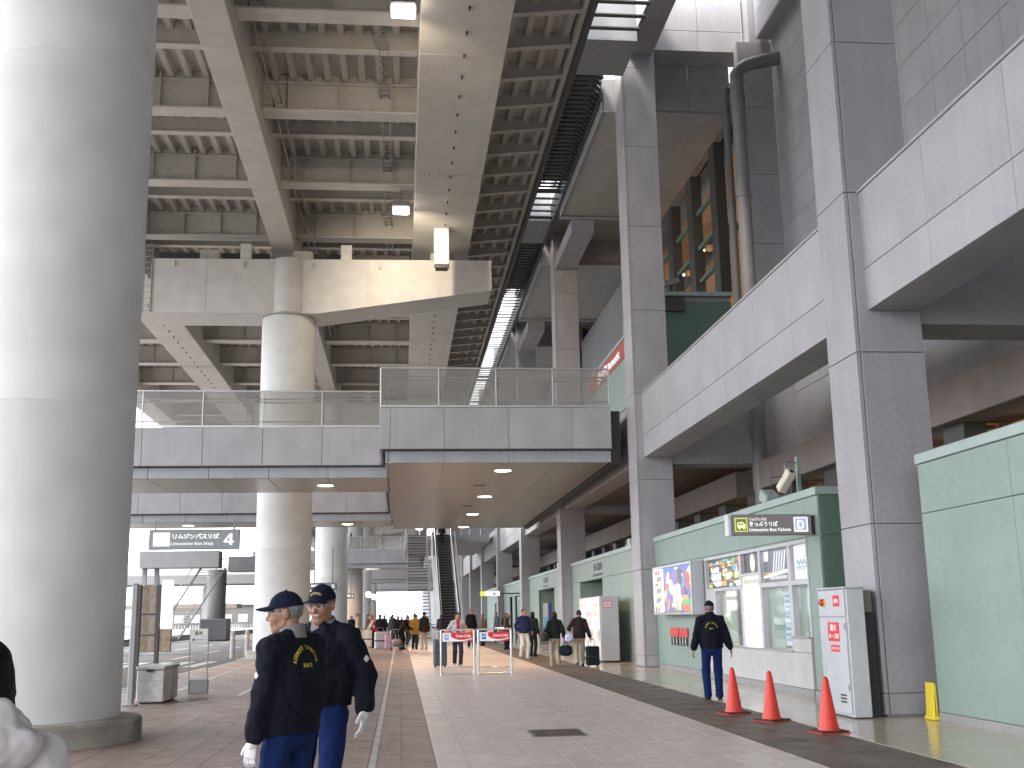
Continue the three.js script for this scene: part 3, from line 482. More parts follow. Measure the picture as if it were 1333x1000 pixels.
// ================= CANVAS PRINTS =================
function canvasTex(w, h, draw) { const c = document.createElement('canvas'); c.width = w; c.height = h; const x = c.getContext('2d'); draw(x, w, h); const t = new THREE.CanvasTexture(c); t.colorSpace = THREE.SRGBColorSpace; t.needsUpdate = true; return t; }
const KANA = {
  ri: 'M2,1L2,6M8,1L8,5Q8,8 4,9.5', mu: 'M5,1L2,8L9,7.5M7,5L9.5,9', ji: 'M2,1.5L4,2.5M1,4L3,5M2,9Q7,8 9,3M7,.5L8,2M8.6,.2L9.6,1.6', n: 'M1.5,2L4,3.5M2,9Q7,8 9,3',
  ba: 'M4,2Q3.5,6 1,9M6,2Q8.5,5 9,9M7.5,.3L8.3,1.6M9,0L9.8,1.3', su: 'M2,1.5L8,1.5Q7,6 1,9.5M5.5,5.5L9,9.5',
  ki: 'M2,2L8,1.5M2,4L8,3.5M4,.5L7,6Q3,5 2.5,7.5Q3,9.5 7,9.2', tu: 'M2,5Q8,3 8.5,6Q8,9 4,9', pu: 'M5,1L6,2M5,3Q3,5 5.5,7Q7,9 4.5,9M2,6L1,9M7.5,5.5L9,8.5M8,.8L9.2,1.2L8.6,2.2L8,.8',
  u: 'M4,.8L6.5,1.6M2,4Q8,2 7.5,5.5Q7,8.5 4,9.7', hri: 'M3,1Q2,4 3,6M7,1Q9,7 4.5,9.7', hba: 'M2,1Q1,5 2,9.5M4,3.5L8.5,3.2M6.5,1L6.5,8Q6,9.5 4.2,8.5Q4,7 6.5,7.3L9,9M8.3,.3L9,1.5M9.3,0L10,1.2',
  kuni: 'M1,1L9,1L9,9.5L1,9.5L1,1M3,3L7,3M3,5.2L7,5.2M2.7,7.8L7.5,7.8M5,3L5,7.8M6.2,6L7,7', nai: 'M1.2,3L8.8,3L8.8,9.5M1.2,3L1.2,9.5M5,.5L5,3.5Q4.5,6 2.8,7.5M5,4L7.4,7.4', sen: 'M2.5,.5L1.2,2.5L3.2,3L1,5.5M3.5,5.2L2.2,6.5M2.2,6.5L2.2,9.5M5,2L9,2L9,5L5,5L5,2M5,3.5L9,3.5M7,5L7,9.5M5,7L6.5,6M8.8,9.3L7.2,6.2',
  ho: 'M1.5,3L8.5,3M5,.8L5,9M3,5L1.2,8M7,5L8.8,8', bar: 'M1.5,5L8.5,5', ka: 'M5,1L5,4Q4.5,7 1.5,9.5M5,5L8.8,9.5M2,3L3,5M8.2,2.6L7,4.8', syou: 'M1.5,1.5L2.5,2.5M1,4L2,5M1,9.5L2.7,6.5M6.5,.8L6.5,4M4.5,1.5L5.2,3M8.6,1.3L7.8,3M4.5,4L8.8,4L8.8,9.5M4.5,4L4.5,9.5M4.5,6L8.8,6M4.5,7.7L8.8,7.7',
  iri: 'M5.5,1Q4.5,6 1,9.5M3.5,1.5Q6,7 9.3,9.5', bus: 'M1,3L9,3L9,8L1,8L1,3M1,5.5L9,5.5M3,8L3,9M7,8L7,9', doko: 'M1,2L6,2M3.5,.5L3.5,4M1,4L6,4M2,9L6,9L6,5.5L2,5.5L2,9M7.5,1L9.5,2.5M7,5L9.5,5L8,9.5' };
function kana(x, keys, px, py, s, color, lw = 0.13) { x.strokeStyle = color; x.lineWidth = s * lw; x.lineCap = 'round'; x.lineJoin = 'round';
  keys.forEach((k, i) => { const ox = px + i * s * 1.06, q = s / 10; x.beginPath(); const re = /([MLQ])([^MLQ]*)/g; let m; while ((m = re.exec(KANA[k]))) { const v = m[2].trim().split(/[ ,]+/).map(Number); if (m[1] === 'M') x.moveTo(ox + v[0] * q, py + v[1] * q); else if (m[1] === 'L') x.lineTo(ox + v[0] * q, py + v[1] * q); else x.quadraticCurveTo(ox + v[0] * q, py + v[1] * q, ox + v[2] * q, py + v[3] * q); } x.stroke(); }); }

const lit = (t, k) => new THREE.MeshStandardMaterial({ color: lin(0.08, 0.08, 0.08), emissive: lin(1, 1, 1), emissiveMap: t, emissiveIntensity: k, roughness: 0.35 });
const printed = (t, r = 0.5) => new THREE.MeshStandardMaterial({ map: t, roughness: r });
// a printed face: plane w x h facing 'z' (+z), '-x' or '-z'
function face(name, w, h, mat, parent, x, y, z, dir = 'z') { const b = BASE.get(parent), m = mk(name, new THREE.PlaneGeometry(w, h), mat, parent, x - b[0], y - b[1], z - b[2]); if (dir === '-x') m.rotation.y = -Math.PI / 2; return m; }

// ================= KIOSKS =================
function kiosk(label, z0, z1, opt = {}) { // front on x = 7.8 from z0 (near) to z1 (far)
  const K = thing('green_kiosk', label, 'kiosk', [7.8, 0, (z0 + z1) / 2], 0, 'green kiosks along the terminal front');
  const holes = opt.holes ?? [], end = opt.end ?? 11.3;
  bx('cap', 7.76, end, 3.74, 3.89, z0 + 0.04, z1, M.greencap, K, 0.008);
  if (opt.endWall !== false) { for (const [a, b] of [[0.13, 2.99], [3.0, 3.735]]) for (let i = 0; i < 2; i++) bx('end_panel', 7.87 + i * 1.7, 7.87 + i * 1.7 + 1.69, a, b, z0, z0 - 0.06, M.deepgreen, K, 0.006); bx('end_skirting', 7.87, end, 0, 0.125, z0 - 0.005, z0 - 0.06, M.skirt, K); }
  const put = (a, b, y0, y1) => { if (a - b > 0.02 && y1 - y0 > 0.02) bx('wall_panel', 7.8, 7.86, y0, y1, a - 0.004, b + 0.004, pick(M.green), K, 0.005); };
  const step = opt.step ?? 2.55, cuts = new Set([z0, z1]); for (let z = z0 - step; z > z1 + 0.4; z -= step) cuts.add(z); holes.forEach((h) => { cuts.add(h[0]); cuts.add(h[1]); });
  const cs = [...cuts].sort((a, b) => b - a);
  for (let i = 0; i < cs.length - 1; i++) { const a = cs[i], b = cs[i + 1], m = (a + b) / 2, h = holes.find((q) => m < q[0] && m > q[1]); put(a, b, 3.0, 3.735); if (!h) put(a, b, 0.13, 2.992); else { put(a, b, h[3], 2.992); if (h[2] > 0.2) put(a, b, 0.13, h[2]); }
    if (!h || h[2] > 0) bx('skirting', 7.79, 7.855, 0, 0.125, a, b, M.skirt, K, 0.004); }
  if (!opt.room) bx('inner_wall', opt.core ?? 7.87, end, 0, 3.73, z0 - 0.07, z1, M.core, K, 0);
  return K;
}
kiosk('near pale green kiosk wall filling the lower right edge', 9.4, -16.1, { endWall: false });
const K2 = kiosk('green ticket kiosk with lit windows behind the standing guard', -20.3, -34.05, { holes: [[-20.98, -28.35, 0.13, 2.96]], room: true });
// ticket windows set into the kiosk front
{
  const W = part('ticket_window', K2), f = mat(0.56, 0.55, 0.58, 0.4, { tex: 'mottle', ts: 1 });
  const fr = (z0, z1, y0, y1, x0 = 7.78, x1 = 7.9) => bx('frame_bar', x0, x1, y0, y1, z0, z1, f, W, 0.006);
  fr(-20.98, -28.35, 2.89, 2.96); fr(-20.98, -21.05, 1.1, 2.89); fr(-28.28, -28.35, 0.82, 2.89); fr(-21.94, -22.12, 0.82, 2.89); fr(-23.85, -24.0, 0.82, 2.89); fr(-25.25, -25.4, 0.82, 2.89);
  fr(-21.05, -21.94, 2.1, 2.2); fr(-22.12, -23.85, 2.1, 2.2); fr(-24.0, -25.25, 2.38, 2.45); fr(-25.4, -28.28, 2.1, 2.18); fr(-27.5, -28.28, 0.82, 2.1);
  bx('counter_front', 7.77, 7.85, 0.13, 0.8, -21.05, -28.35, M.counter, W, 0.006); bx('counter_front', 7.77, 7.85, 0.805, 1.08, -21.05, -22.02, M.counter, W, 0.006); bx('sill', 7.72, 8.1, 0.8, 0.83, -22.03, -28.35, M.alu, W, 0.006); bx('sill', 7.72, 8.1, 1.08, 1.11, -21.05, -22.02, M.alu, W, 0.006);
  bx('skirting', 7.765, 7.85, 0, 0.125, -21.05, -28.35, M.skirt, W, 0.004);
  // printed light boxes above the windows
  const map = lit(canvasTex(384, 128, (x, w, h) => { x.fillStyle = '#2d2a20'; x.fillRect(0, 0, w, h); const col = ['#e8d24a', '#f4f0d0', '#4fb35a', '#e6a53a', '#d8e07a', '#fff', '#58a9c0', '#c7632e']; let s = 9; const q = () => (s = (s * 16807) % 2147483647) / 2147483647; for (let i = 0; i < 70; i++) { x.fillStyle = col[Math.floor(q() * col.length)]; x.fillRect(q() * w * 0.92, q() * h * 0.9, 10 + q() * 50, 6 + q() * 18); } x.fillStyle = '#fff'; x.beginPath(); x.ellipse(90, 80, 60, 40, 0.3, 0, 7); x.fill(); x.fillStyle = '#2d2a20'; for (let i = 0; i < 5; i++) x.fillRect(60 + i * 13, 60 + (i % 3) * 12, 6, 8); x.strokeStyle = '#2d2a20'; x.lineWidth = 3; for (let i = 0; i < 12; i++) { x.beginPath(); x.moveTo(i * 34, 0); x.lineTo(i * 34 - 6, h); x.stroke(); } for (const y of [0, 28, 62, 96, 127]) { x.beginPath(); x.moveTo(0, y); x.lineTo(w, y); x.stroke(); } }), 0.26);
  face('fare_map', 2.84, 0.7, map, W, 7.86, 2.535, -26.84, '-x');
  face('clock_panel', 1.22, 0.43, lit(canvasTex(160, 64, (x, w, h) => { x.fillStyle = '#14110f'; x.fillRect(0, 0, w, h); x.fillStyle = '#fff'; x.beginPath(); x.ellipse(80, 32, 22, 30, 0, 0, 7); x.fill(); }), 0.25), W, 7.86, 2.67, -24.62, '-x');
  face('transport_poster', 1.7, 0.68, lit(canvasTex(256, 112, (x, w, h) => { x.fillStyle = '#46505a'; x.fillRect(0, 0, w, h); x.fillStyle = '#dfe6ea'; for (let i = 0; i < 5; i++) { x.save(); x.translate(110 + i * 24, 8); x.transform(1, 0, -0.35, 1, 0, 0); x.fillRect(0, 0, 11, 74); x.restore(); } x.fillStyle = '#fff'; x.fillRect(6, 4, 40, 34); x.fillStyle = '#d9a23c'; x.fillRect(0, 78, w, 5); x.fillStyle = '#fff'; x.beginPath(); x.moveTo(0, 88); x.lineTo(w, 70); x.lineTo(w, 82); x.lineTo(0, 98); x.fill(); for (let i = 0; i < 9; i++) x.fillRect(60 + i * 18, 92, 8, 12); }), 0.26), W, 7.86, 2.545, -22.985, '-x');
  face('notice_board', 0.86, 0.66, printed(canvasTex(128, 100, (x, w, h) => { x.fillStyle = '#eef0f4'; x.fillRect(0, 0, w, h); x.fillStyle = '#8f9fb8'; for (let i = 0; i < 9; i++) x.fillRect(24 + i * 9, 40 + (i % 3) * 4, 6, 14); x.fillRect(20, 64, 88, 3); x.fillRect(20, 70, 70, 2); })), W, 7.86, 2.545, -21.495, '-x');
  const ws = part('window_glazing', K2), frost = mat(0.42, 0.5, 0.46, 0.4);
  bx('glass_pane', 7.9, 7.905, 0.83, 2.1, -25.4, -27.5, M.glass, ws, 0); bx('glass_pane', 7.9, 7.905, 0.83, 2.1, -22.12, -23.85, M.glass, ws, 0); bx('glass_pane', 7.9, 7.905, 1.11, 2.1, -21.05, -21.94, M.glass, ws, 0);
  bx('shutter', 7.95, 7.97, 0.83, 2.1, -23.0, -23.85, frost, ws); bx('shutter', 7.95, 7.97, 1.11, 2.1, -21.1, -21.94, frost, ws); bx('shutter', 7.95, 7.97, 0.83, 2.1, -26.3, -27.4, mat(0.66, 0.66, 0.56, 0.6), ws);
  bx('pole', 7.93, 7.96, 0.83, 2.1, -21.2, -21.23, M.darkmetal, ws, 0);
  bx('lit_panel', 7.82, 7.87, 0.84, 2.37, -24.02, -25.24, glow(0.95, 0.97, 1, 0.42), ws, 0.006);
  face('panel_print', 1.2, 0.22, lit(canvasTex(128, 24, (x, w, h) => { x.fillStyle = '#dfe3dc'; x.fillRect(0, 0, w, h); x.fillStyle = '#777'; for (let i = 0; i < 12; i++) x.fillRect(6 + i * 10, 5 + (i % 2) * 4, 6, 9); x.fillStyle = '#bfc84a'; x.fillRect(4, 2, 20, 8); }), 0.25), ws, 7.815, 2.25, -24.63, '-x');
  face('blue_leaflet', 0.5, 1.1, printed(canvasTex(64, 128, (x, w, h) => { x.fillStyle = '#dfe6f4'; x.fillRect(0, 0, w, h); x.fillStyle = '#9db0d8'; for (let i = 0; i < 9; i++) x.fillRect(6, 8 + i * 13, 52, 6); })), ws, 7.96, 1.45, -22.72, '-x');
  const room = part('ticket_office', K2), wh = mat(0.72, 0.72, 0.7, 0.7);
  bx('rear_wall', 9.6, 9.66, 0, 3.7, -20.4, -34, wh, room, 0); bx('side_wall', 7.9, 9.6, 0, 3.7, -20.36, -20.42, wh, room, 0); bx('side_wall', 7.9, 9.6, 0, 3.7, -28.5, -28.56, wh, room, 0); bx('ceiling', 7.88, 11.2, 3.66, 3.72, -20.4, -34, wh, room, 0);
  bx('desk', 8.1, 8.9, 0.72, 0.76, -21.2, -28.3, wh, room); bx('cabinet', 9.2, 9.58, 0, 1.9, -22.2, -23.4, mat(0.4, 0.45, 0.5, 0.5), room); bx('cabinet', 9.2, 9.58, 0, 1.6, -25.8, -27.2, mat(0.5, 0.42, 0.3, 0.6), room);
  for (const z of [-22.8, -26]) { const l = part('ceiling_lamp', K2); bx('tube', 8.5, 8.8, 3.56, 3.62, z - 0.6, z + 0.6, glow(0.95, 0.98, 1, 2.5), l, 0); const r = new THREE.RectAreaLight(lin(0.95, 0.98, 1), 2.5, 0.3, 1.2); r.position.set(8.65 - 7.8, 3.55, z + 27.175); r.rotation.x = -Math.PI / 2; l.add(r); }
}
const KA = kiosk('green waiting-room kiosk behind the vending machines', -37.4, -51.2, { holes: [[-43.3, -48.8, 0, 2.97]], core: 9.4, end: 11.3 });
const KB = kiosk('green kiosk with a doorway, beyond the vending-machine one', -54.6, -68.4, { holes: [[-57.2, -63.8, 0, 2.97]], core: 9.4 });
const KC = kiosk('green kiosk farther along, with glittering glass doors', -71.7, -85.5, { holes: [[-73, -77.5, 0, 2.9], [-79, -81, 0, 2.9]], core: 9.2 });
kiosk('last pale green kiosk before the escalator side', -88.9, -102.7, { holes: [[-92, -94, 0, 2.6]], core: 9.2 });
for (const [K, zc] of [[KA, -44.2], [KB, -60.5]]) {
  const t = canvasTex(256, 96, (x, w, h) => { x.clearRect(0, 0, w, h); kana(x, ['doko', 'iri', 'kuni', 'syou'], 30, 4, 46, '#1c1f1e', 0.14); x.fillStyle = '#1c1f1e'; for (let i = 0; i < 17; i++) x.fillRect(14 + i * 13, 68 + (i * 7 % 3) * 3, 9, 16 - (i * 5 % 3) * 4); });
  const m = new THREE.MeshStandardMaterial({ map: t, transparent: true, alphaTest: 0.4, roughness: 0.6 }); face('wall_lettering', 2.6, 0.62, m, K, 7.795, 3.32, zc, '-x');
  const d = part('doorway', K); bx('reveal', 7.86, 9.3, 0, 2.97, zc - (K === KA ? 4.62 : 3.36), zc - (K === KA ? 4.7 : 3.42), pick(M.green), d); bx('glass_door', 8.6, 8.62, 0, 2.8, zc + 0.5, zc - 1.4, M.glass, d, 0); bx('door_leaf', 8.9, 8.95, 0, 2.6, zc - 1.6, zc - 3.0, M.darkmetal, d);
  for (let i = 0; i < 4; i++) bx('door_bar', 8.55, 8.6, 0, 2.9, zc + 0.8 - i * 0.9, zc + 0.74 - i * 0.9, M.darkmetal, d, 0);
}
{ const d = part('glass_doors', KC); for (let i = 0; i < 4; i++) { bx('glass_door', 8.0, 8.02, 0, 2.8, -73.1 - i * 1.1, -74.1 - i * 1.1, M.glass, d, 0); bx('door_frame', 7.98, 8.05, 0, 2.85, -74.12 - i * 1.1, -74.2 - i * 1.1, M.chrome, d, 0); } bx('lit_ceiling', 8.1, 9.1, 2.8, 2.85, -73, -77.4, glow(1, 0.97, 0.9, 0.6), d, 0); }

// light box of posters beside the ticket windows
{
  const B = thing('poster_box', 'lit poster display box on the green wall left of the guard', 'display', [7.625, 1.55, -30.7]);
  bx('case', 7.47, 7.795, 1.55, 2.92, -28.5, -32.9, M.greybox, B, 0.02); bx('rim', 7.44, 7.469, 1.55, 1.62, -28.5, -32.9, M.alu, B); bx('rim', 7.44, 7.469, 2.85, 2.92, -28.5, -32.9, M.alu, B); for (const z of [-28.5, -31.52, -32.82]) bx('rim', 7.44, 7.469, 1.621, 2.849, z, z - 0.08, M.alu, B);
  face('menu_print', 1.2, 1.22, lit(canvasTex(128, 160, (x, w, h) => { x.fillStyle = '#f6f4f2'; x.fillRect(0, 0, w, h); x.fillStyle = '#c9354a'; x.fillRect(20, 8, 30, 14); x.fillRect(58, 8, 26, 14); x.fillRect(18, 52, 40, 10); x.fillStyle = '#2b2b30'; for (const [a, b] of [[40, 26], [34, 70], [30, 104]]) { x.fillRect(a, b, 16, 22); x.fillRect(a + 22, b + 3, 20, 18); x.fillRect(a + 48, b, 14, 20); } x.fillStyle = '#d8c840'; x.fillRect(70, 128, 44, 14); x.fillStyle = '#b0303a'; x.fillRect(8, 140, 26, 20); x.fillStyle = '#3a4a70'; x.fillRect(44, 142, 22, 16); }), 0.3), B, 7.452, 2.235, -32.21, '-x');
  face('poster_print', 2.88, 1.22, lit(canvasTex(256, 160, (x, w, h) => { x.fillStyle = '#6a5a88'; x.fillRect(0, 0, w, h); x.fillStyle = '#3a58b8'; x.fillRect(0, 0, w, 18); x.fillStyle = '#fff'; x.fillRect(110, 4, 34, 9); let s = 77; const q = () => (s = (s * 16807) % 2147483647) / 2147483647; const col = ['#e8e0d8', '#d86a3a', '#e04038', '#f0d8b0', '#58a860', '#f7f2ec', '#7a68c0', '#e8a060', '#48a0d0', '#38323c']; for (let i = 0; i < 46; i++) { x.fillStyle = col[Math.floor(q() * col.length)]; x.beginPath(); x.ellipse(q() * w, 22 + q() * 130, 8 + q() * 22, 6 + q() * 24, q() * 3, 0, 7); x.fill(); } x.fillStyle = '#fbf6ea'; x.beginPath(); x.moveTo(90, 70); x.lineTo(140, 60); x.lineTo(120, 150); x.lineTo(88, 130); x.fill(); x.fillStyle = '#e8d0c0'; x.fillRect(136, 64, 26, 90); x.fillStyle = '#4ab050'; x.fillRect(180, 118, 70, 16); x.fillStyle = '#e0602a'; x.fillRect(180, 138, 70, 18); x.fillStyle = '#3078d0'; x.fillRect(186, 36, 26, 40); x.fillStyle = '#d83028'; x.fillRect(216, 26, 30, 52); }), 0.3), B, 7.452, 2.235, -30.05, '-x');
}
for (const [z0, z1, l] of [[-31.38, -32.33, 'left red tag board with dark keys hanging, under the poster box'], [-30.35, -31.24, 'right red tag board with dark keys hanging, under the poster box']]) {
  const H = thing('tag_board', l, 'board', [7.78, 0.94, (z0 + z1) / 2], 0, 'red tag boards on the green wall'); bx('board', 7.755, 7.795, 0.94, 1.18, z0, z1, M.red, H, 0.01);
  for (let i = 0; i < 5; i++) { const z = z0 - 0.12 - i * (z0 - z1 - 0.24) / 4; bx('key', 7.76, 7.785, 0.7 + (i % 2) * 0.05, 0.93, z - 0.035, z + 0.035, i % 2 ? M.chrome : M.black, H, 0.006); }
}
// projecting sign
{
  const S = thing('ticket_sign', 'projecting sign for limousine bus tickets, marked D, on the ticket kiosk', 'sign', [7.0, 3.0, -20.55]);
  bx('case', 6.17, 7.72, 3.0, 3.39, -20.45, -20.65, mat(0.14, 0.13, 0.14, 0.4), S, 0.012); bx('end_cap', 6.1, 6.168, 2.99, 3.4, -20.44, -20.66, M.white, S, 0.01); bx('wall_bracket', 7.72, 7.8, 3.02, 3.37, -20.48, -20.62, M.dark, S, 0.01);
  face('sign_face', 1.54, 0.37, lit(canvasTex(1024, 246, (x, w, h) => {
    x.fillStyle = '#5a5458'; x.fillRect(0, 0, w, h); x.strokeStyle = '#c8d838'; x.lineWidth = 14; x.strokeRect(46, 42, 150, 160); x.fillStyle = '#5d6a20'; x.fillRect(56, 52, 130, 140); x.fillStyle = '#e9efb0'; x.beginPath(); x.moveTo(70, 96); x.lineTo(140, 84); x.lineTo(178, 120); x.lineTo(178, 160); x.lineTo(72, 160); x.fill(); x.beginPath(); x.arc(98, 164, 16, 0, 7); x.arc(154, 164, 16, 0, 7); x.fill(); x.fillStyle = '#5d6a20'; x.fillRect(84, 104, 26, 22); x.fillRect(118, 104, 26, 22);
    kana(x, ['ri', 'mu', 'ji', 'n', 'ba', 'su'], 222, 36, 36, '#fff', 0.15); kana(x, ['ki', 'tu', 'pu', 'u', 'hri', 'hba'], 222, 84, 58, '#fff', 0.15);
    x.fillStyle = '#fff'; x.font = 'bold 54px sans-serif'; x.fillText('Limousine Bus Tickets', 218, 204, 540); x.strokeStyle = '#fff'; x.lineWidth = 16; x.strokeRect(806, 38, 166, 168); x.fillStyle = '#9aa6d8'; x.fillRect(814, 46, 150, 152); x.fillStyle = '#fff'; x.font = 'bold 160px sans-serif'; x.fillText('D', 828, 182); }), 0.27), S, 6.945, 3.195, -20.446);
}
// cameras on the roofs
{
  const C = thing('security_camera', 'cream security camera hung from a green post on the ticket kiosk roof', 'camera', [8.1, 3.89, -22]);
  bx('post', 8.06, 8.14, 3.895, 4.7, -22.05, -21.95, M.green[1], C, 0.008); mk('arm', join([gtube([[-0.02, 0.68, 0], [-0.2, 0.7, 0.05], [-0.3, 0.62, 0.08], [-0.3, 0.48, 0.1]], 0.018, 8, 20)]), M.galv, C);
  const h = mk('housing', cbox(0.18, 0.19, 0.52, 0.02), mat(0.66, 0.6, 0.48, 0.45), C, -0.3, 0.3, 0.1); h.rotation.set(-0.75, 0.25, 0); mk('lens', uvm(new THREE.CylinderGeometry(0.045, 0.045, 0.02, 16).rotateX(Math.PI / 2)), M.black, h, 0, 0, 0.262);
  mk('rail_loop', join([gtube([[-0.62, 0.03, 0.1], [-0.62, 0.36, 0.1], [-0.6, 0.38, 0.1], [-0.34, 0.38, 0.1]], 0.012, 6, 16)]), M.darkmetal, C);
  const L = thing('roof_lamp', 'small green floodlight box lying on the ticket kiosk roof', 'lamp', [8.25, 3.89, -24.3]); const b = mk('lamp_box', cbox(0.34, 0.26, 0.5, 0.03), M.greencap, L, 0, 0.2, 0); b.rotation.x = 0.4; mk('stand', cbox(0.3, 0.1, 0.3, 0.01), M.galv, L, 0, 0.06, 0);
  const U = thing('security_camera', 'grey camera unit on top of the dark green upper lounge wall', 'camera', [9.3, 12.55, -36.35]); const hh = mk('housing', cbox(0.6, 0.22, 0.24, 0.03), M.galv, U, 0, 0.28, 0); hh.rotation.z = 0.3; mk('bracket', cbox(0.12, 0.25, 0.12, 0.01), M.darkmetal, U, 0, 0.11, 0); mk('control_box', cbox(0.7, 0.5, 0.16, 0.02), M.darkmetal, U, 0.1, -0.5, -0.04);
  for (const [x, z, l] of [[8.2, -39.5, 'small white device on the roof of the vending-machine kiosk'], [8.2, -58, 'small white device on the roof of the second doorway kiosk'], [8.2, -76, 'small white device on the roof of the glass-door kiosk']]) { const g = thing('roof_device', l, 'device', [x, 3.89, z]); mk('case', cbox(0.22, 0.34, 0.3, 0.02), M.white, g, 0, 0.17, 0); mk('arm', cbox(0.05, 0.5, 0.05, 0.005), M.darkmetal, g, 0.25, 0.25, -0.2); }
}
// red domestic-flights sign lettering on the upper lounge
{
  const t = canvasTex(512, 96, (x, w, h) => { x.clearRect(0, 0, w, h); kana(x, ['kuni', 'nai', 'sen'], 10, 12, 70, '#fff', 0.13); x.fillStyle = '#fff'; x.font = 'bold 66px sans-serif'; x.fillText('Domestic', 250, 74, 250); });
  const S = thing('domestic_sign', 'white lettering on the red band of the upper lounge', 'sign', [8.86, 11.7, -46.2]); face('lettering', 5.4, 0.66, new THREE.MeshStandardMaterial({ map: t, transparent: true, alphaTest: 0.4, roughness: 0.5, emissive: lin(1, 1, 1), emissiveMap: t, emissiveIntensity: 0.16 }), S, 8.876, 12.03, -46.2, '-x');
}
// ================= FURNITURE AND SIGNS =================
const coneProf = [[0.145, 0.03], [0.142, 0.05], [0.125, 0.1], [0.04, 0.68], [0.03, 0.71], [0.012, 0.725], [0.001, 0.728]].map((p) => new THREE.Vector2(...p));
const coneGeo = uvm(toCreasedNormals(new THREE.LatheGeometry(coneProf, 40), 0.7));
function cone(x, z, label, turn, band) {
  const C = thing('traffic_cone', label, 'cone', [x, 0, z], turn, 'red traffic cones by the ticket kiosk');
  mk('cone_body', coneGeo, M.cone, C); mk('base_plate', cbox(0.4, 0.035, 0.4, 0.012), M.rubber, C, 0, 0.0195, 0); mk('base_rim', cbox(0.43, 0.012, 0.43, 0.004), M.cone, C, 0, 0.007, 0);
  if (band) { mk('white_sticker', uvm(new THREE.CylinderGeometry(0.072, 0.1, 0.2, 14, 1, true, 3.9, 1.25)), M.white, C, 0, 0.32, 0); mk('tape_ring', uvm(new THREE.CylinderGeometry(0.06, 0.064, 0.03, 24, 1, true)), M.red, C, 0, 0.52, 0); }
}
cone(5.33, -18.1, 'left red traffic cone, nearest the standing guard', 0.2);
cone(5.5, -16.75, 'middle red traffic cone with a white sticker on its side', 0.5, true);
cone(5.7, -15.0, 'right red traffic cone, in front of the grey hose cabinet', 0.1);
{ // hose cabinet
  const C = thing('hose_cabinet', 'tall grey steel cabinet with red labels beside the near column', 'cabinet', [6.87, 0, -17.2]);
  bx('body', 6.75, 7.03, 0.02, 1.92, -16.66, -17.78, M.greybox, C, 0.012); bx('lid', 6.72, 7.05, 1.921, 1.95, -16.64, -17.8, M.greybox, C, 0.008); bx('plinth', 6.78, 7.02, 0, 0.02, -16.7, -17.75, M.dark, C);
  bx('upper_door', 6.722, 6.749, 1.5, 1.9, -16.7, -17.75, M.greybox, C, 0.006); bx('lower_door', 6.722, 6.749, 0.06, 1.48, -16.7, -17.75, M.greybox, C, 0.006);
  const red = (t) => printed(canvasTex(128, 96, t)); const bg = (x, w, h) => { x.fillStyle = '#d8282e'; x.fillRect(0, 0, w, h); };
  face('red_label', 0.26, 0.17, red((x, w, h) => { bg(x, w, h); kana(x, ['syou', 'ka'], 20, 26, 42, '#fff', 0.14); }), C, 6.719, 1.74, -17.0, '-x');
  face('red_label', 0.46, 0.29, red((x, w, h) => { bg(x, w, h); kana(x, ['syou', 'ka'], 22, 8, 36, '#fff', 0.14); kana(x, ['ho', 'bar', 'su', 'doko'], 8, 56, 26, '#fff', 0.14); }), C, 6.719, 1.27, -17.18, '-x');
  face('red_label', 0.36, 0.1, red((x, w, h) => { bg(x, w, h); x.fillStyle = '#f6b8ba'; for (let i = 0; i < 6; i++) x.fillRect(12 + i * 19, 30, 12, 34); }), C, 6.719, 1.02, -17.15, '-x');
  mk('alarm_lamp', uvm(new THREE.SphereGeometry(0.06, 20, 14)), mat(0.5, 0.03, 0.03, 0.25), C, -0.17, 1.72, -0.32); mk('lamp_base', uvm(new THREE.CylinderGeometry(0.07, 0.07, 0.03, 20).rotateZ(Math.PI / 2)), M.yellow, C, -0.155, 1.72, -0.32);
  bx('door_handle', 6.7, 6.722, 0.62, 0.74, -17.6, -17.64, M.chrome, C); for (const y of [0.22, 0.27, 0.32]) bx('vent_slot', 6.718, 6.724, y, y + 0.025, -16.85, -17.08, M.dark, C, 0); for (const y of [0.4, 1.3]) bx('hinge', 6.71, 6.722, y, y + 0.1, -16.705, -16.74, M.galv, C);
  const D2 = thing('dark_oblong', 'narrow black cupboard wedged between the grey cabinet and column', 'oblong', [7.15, 0, -17.3]); bx('body', 7.06, 7.3, 0.0, 1.55, -16.95, -17.85, M.dark, D2, 0.01); bx('top', 7.06, 7.3, 1.555, 1.9, -17.0, -17.85, M.brown, D2, 0.01);  // plain black box with a brown top, filling the gap
}
{ const Y = thing('floor_sign', 'thin folded yellow floor sign leaning at the corner of the near green wall', 'sign', [7.76, 0.003, -16.26]); const a = mk('panel', cbox(0.025, 0.52, 0.26, 0.006), M.yellow, Y, -0.01, 0.27, 0); a.rotation.z = -0.05; const b = mk('panel', cbox(0.02, 0.5, 0.26, 0.006), M.yellow, Y, 0.022, 0.26, 0); mk('foot', cbox(0.11, 0.06, 0.28, 0.01), M.yellow, Y, -0.01, 0.033, 0.02); }
{ const H = thing('floor_hatch', 'brown metal floor hatch set in the pale paving', 'hatch', [2.15, 0, -15.9]); bx('frame', 1.77, 2.53, 0.0, 0.006, -15.43, -16.37, M.galv, H, 0.002); bx('plate', 1.81, 2.49, 0.006, 0.012, -15.47, -16.33, mat(0.16, 0.12, 0.11, 0.6, { tex: 'dirt', ts: 0.5, metalness: 0.3 }), H, 0.003); }
